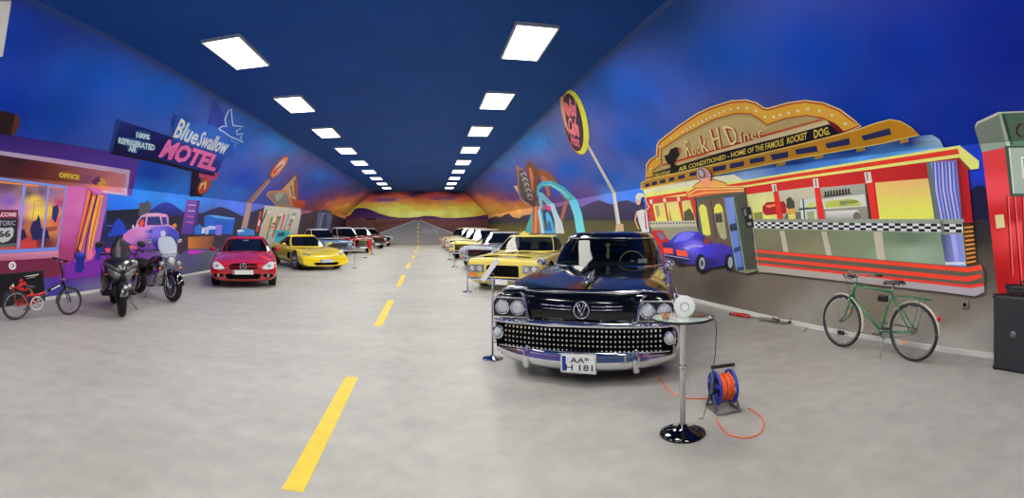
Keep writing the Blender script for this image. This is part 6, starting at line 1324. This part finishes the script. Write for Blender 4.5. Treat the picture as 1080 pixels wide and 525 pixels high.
post(474, 273.6, 1.0, 'slim chrome barrier post in front of the cream-yellow old car', None)
post(373.8, 283.2, .98, 'slim chrome barrier post right of the yellow sports coupe', None)
post(385.2, 272, .98, 'slim chrome barrier post in front of the maroon fifties car', None)
post(392.5, 268.6, .95, 'thin post right of the red fire extinguisher stand', None)
p = ground(389.4, 267.5); o = empty('fire_extinguisher', (p.x,p.y,0), toward(p)); tag(o, 'red and yellow fire extinguisher stand in front of the maroon car', 'fire extinguisher')
quick('cylinder', m_red, o, lambda b: b.lathe([(.10,.32),(.11,.36),(.11,.72),(.08,.80),(.03,.84)], (0,0,0), 'z', 20)); quick('hose', m_black, o, lambda b: b.tube([(0,0,.86),(.12,-.02,.82),(.14,-.02,.5)],.015,6)); quick('stand', mat('stand_yellow', (226,170,60), .4), o, lambda b: (b.lathe([(.14,0),(.14,.02),(.05,.04),(.05,.33)], (0,0,0), 'z', 20)))
# loudspeakers against the right wall
def loudspeaker(x, y, rz, h, w_, d_, label):
    o = empty('loudspeaker', (x,y,0), rz)
    quick('cabinet', m_black, o, lambda b: b.box((0,d_/2,h/2),(w_,d_,h),bev=.03))
    g = quick('grille', mat('grille_cloth', (34,36,40), .6, noise_=.25, nscale=300), o, lambda b: b.box((0,-.004,h/2),(w_-.06,.012,h-.06),bev=.004))
    quick('grille_badge', mat('badge_grey', (110,112,114), .35, .6), g, lambda b: b.lathe([(.001,-.014),(.035,-.012),(.04,-.006)], (0,0,h*.5), 'y', 20))
    for s in (-1,1): split_loose(quick('corner_cap', m_black, o, lambda b: (b.ball((s*(w_/2-.02),.02,h-.02),.032), b.ball((s*(w_/2-.02),.02,.03),.032))))
    quick('carry_handle', m_black, o, lambda b: b.tube([(-.08,d_*.5,h),(-.08,d_*.5,h+.035),(.08,d_*.5,h+.035),(.08,d_*.5,h)],.011,8))
    tag(o, label, 'loudspeaker'); return o
a_ = ground(1047, 389.5); bdir = Vector((-.12,-1,0)).normalized()
W_ = .52; cpt = a_+bdir*(W_/2)
loudspeaker(cpt.x, cpt.y, math.atan2(bdir.y, bdir.x)+0, .83, W_, .16, 'black loudspeaker box standing in front of the painted fuel pump')
loudspeaker(5.19, 1.88, -PI/2, .91, .5, .14, 'taller black loudspeaker half hidden behind the front one by the wall')
# board with a picture leaning on the left wall behind the folding bicycle
o = empty('poster_board', (XL+.10, 6.62, 0)); tag(o, 'black display board with red motorcycle picture leaning on the wall under the motel window', 'poster board')
Mt = Matrix.Rotation(-.10,4,'Y')
quick('board', m_black, o, lambda b: b.box((0,0,.325),(.02,1.42,.65),bev=.003), xf=Mt)
pic = quick('picture', mat('picture_dark', (20,18,20), .3), o, lambda b: b.box((.0115,0,.325),(.002,1.34,.59)), xf=Mt)
redp = mat('picture_red', (196,40,34), .4); wp = mat('picture_white', (216,208,204), .4); bp_ = mat('picture_blue', (40,46,90), .4)
def flatp(name, m_, polys): 
    b = MB()
    for pts in polys: b.prism(pts, .0128, .0138, 'x')
    return split_loose(b.build(name, m_, pic, xf=Mt))
flatp('red_shape', redp, [[(-.10,.34),(.02,.44),(.16,.46),(.22,.36),(.30,.30),(.16,.26),(.02,.28)],[(-.02,.47),(.06,.52),(.12,.49),(.04,.45)]])
flatp('white_shape', wp, [[(.12,.560),(.56,.585),(.56,.560),(.30,.545)],[(.20,.515),(.46,.535),(.46,.525),(.20,.505)],[(-.28,.36),(-.16,.44),(-.14,.38),(-.24,.32)]]); flatp('blue_shape', bp_, [[(-.46,.20),(-.36,.30),(-.22,.26),(-.28,.12),(-.42,.10)],[(.16,.12),(.26,.20),(.40,.14),(.30,.06)]])
# small things on the floor along the right wall
def lay(name, px, py, rz, label, cat):
    p = ground(px, py); o = empty(name, (p.x,p.y,0), rz); tag(o, label, cat); return o
o = lay('hand_pump', 783, 334.5, 1.9, 'red and black hand tool lying by the wall behind the black car', 'tool')
quick('body', m_red, o, lambda b: (b.tube([(-.05,0,.035),(.22,0,.035)],[.034,.03],10), b.tube([(-.18,.03,.03),(-.05,.02,.03)],.022,8))); split_loose(quick('handle', m_black, o, lambda b: (b.tube([(.05,-.035,.05),(-.12,-.02,.04)],.022,8), b.tube([(.22,0,.035),(.27,0,.035)],.024,10)))); quick('hose', m_steel, o, lambda b: b.tube([(-.18,.03,.03),(-.38,.0,.012),(-.55,.06,.01),(-.42,.14,.01)],.007,6))
o = lay('folded_stand', 819, 340.5, 1.78, 'small folded grey metal frame on the floor between red tool and green bicycle', 'frame')
quick('frame', mat('grey_tube', (130,122,116), .35, .6), o, lambda b: (b.tube([(-.25,-.05,.02),(.12,-.06,.02),(.16,.03,.02),(-.2,.04,.02)],.012,8,closed=True), b.tube([(-.05,-.02,.05),(.32,.0,.05),(.34,.06,.05),(-.02,.08,.05)],.012,8,closed=True), b.tube([(-.25,-.05,.02),(-.32,.02,.10),(-.1,.08,.10)],.008,6)))
split_loose(quick('joint', m_black, o, lambda b: (b.box((.0,-.0,.035),(.07,.07,.06),bev=.01), b.lathe([(.03,-.015),(.03,.015)],(.14,-.09,.03),'y',14), b.lathe([(.03,-.015),(.03,.015)],(-.22,-.07,.03),'y',14))))
o = lay('paper_roll', 839.5, 341.5, 1.8, 'white rolled paper with dark end on the floor left of the green bicycle', 'paper roll')
quick('roll', m_white, o, lambda b: b.tube([(-.14,0,.03),(.14,0,.03)],.03,14)); quick('end_cap', m_black, o, lambda b: b.tube([(-.145,0,.03),(-.20,0,.03)],.028,12))
o = lay('bicycle_lock', 888, 352.5, 1.75, 'black bicycle lock lying behind the front wheel of the green bicycle', 'lock')
quick('body', m_black, o, lambda b: b.box((0,.0,.03),(.12,.09,.06),bev=.012)); quick('shackle', m_black, o, lambda b: b.tube([(-.06,-.03,.03),(-.2,-.04,.02),(-.24,.0,.02),(-.2,.04,.02),(-.06,.03,.03)],.010,8))
p5 = [(848,349.5),(855,344.5),(872,345.5),(889,349),(900,353)]
tag(quick('floor_cable', m_black, None, lambda b: b.tube(floor_line(p5), .006, 6)), 'thin dark cable on the floor under the green bicycle', 'cable')
# small wall socket by the right wall
o = empty('wall_socket', (XR-.02, 2.72, .62)); tag(o, 'small grey socket on the wall between green bicycle and loudspeaker', 'socket')
quick('plate', mat('socket_grey', (120,118,112), .5), o, lambda b: b.box((0,0,0),(.035,.09,.09),bev=.008)); quick('socket_hole', m_void, o, lambda b: b.lathe([(.025,-.02),(.025,-.0)],(0,0,0),'x',16))
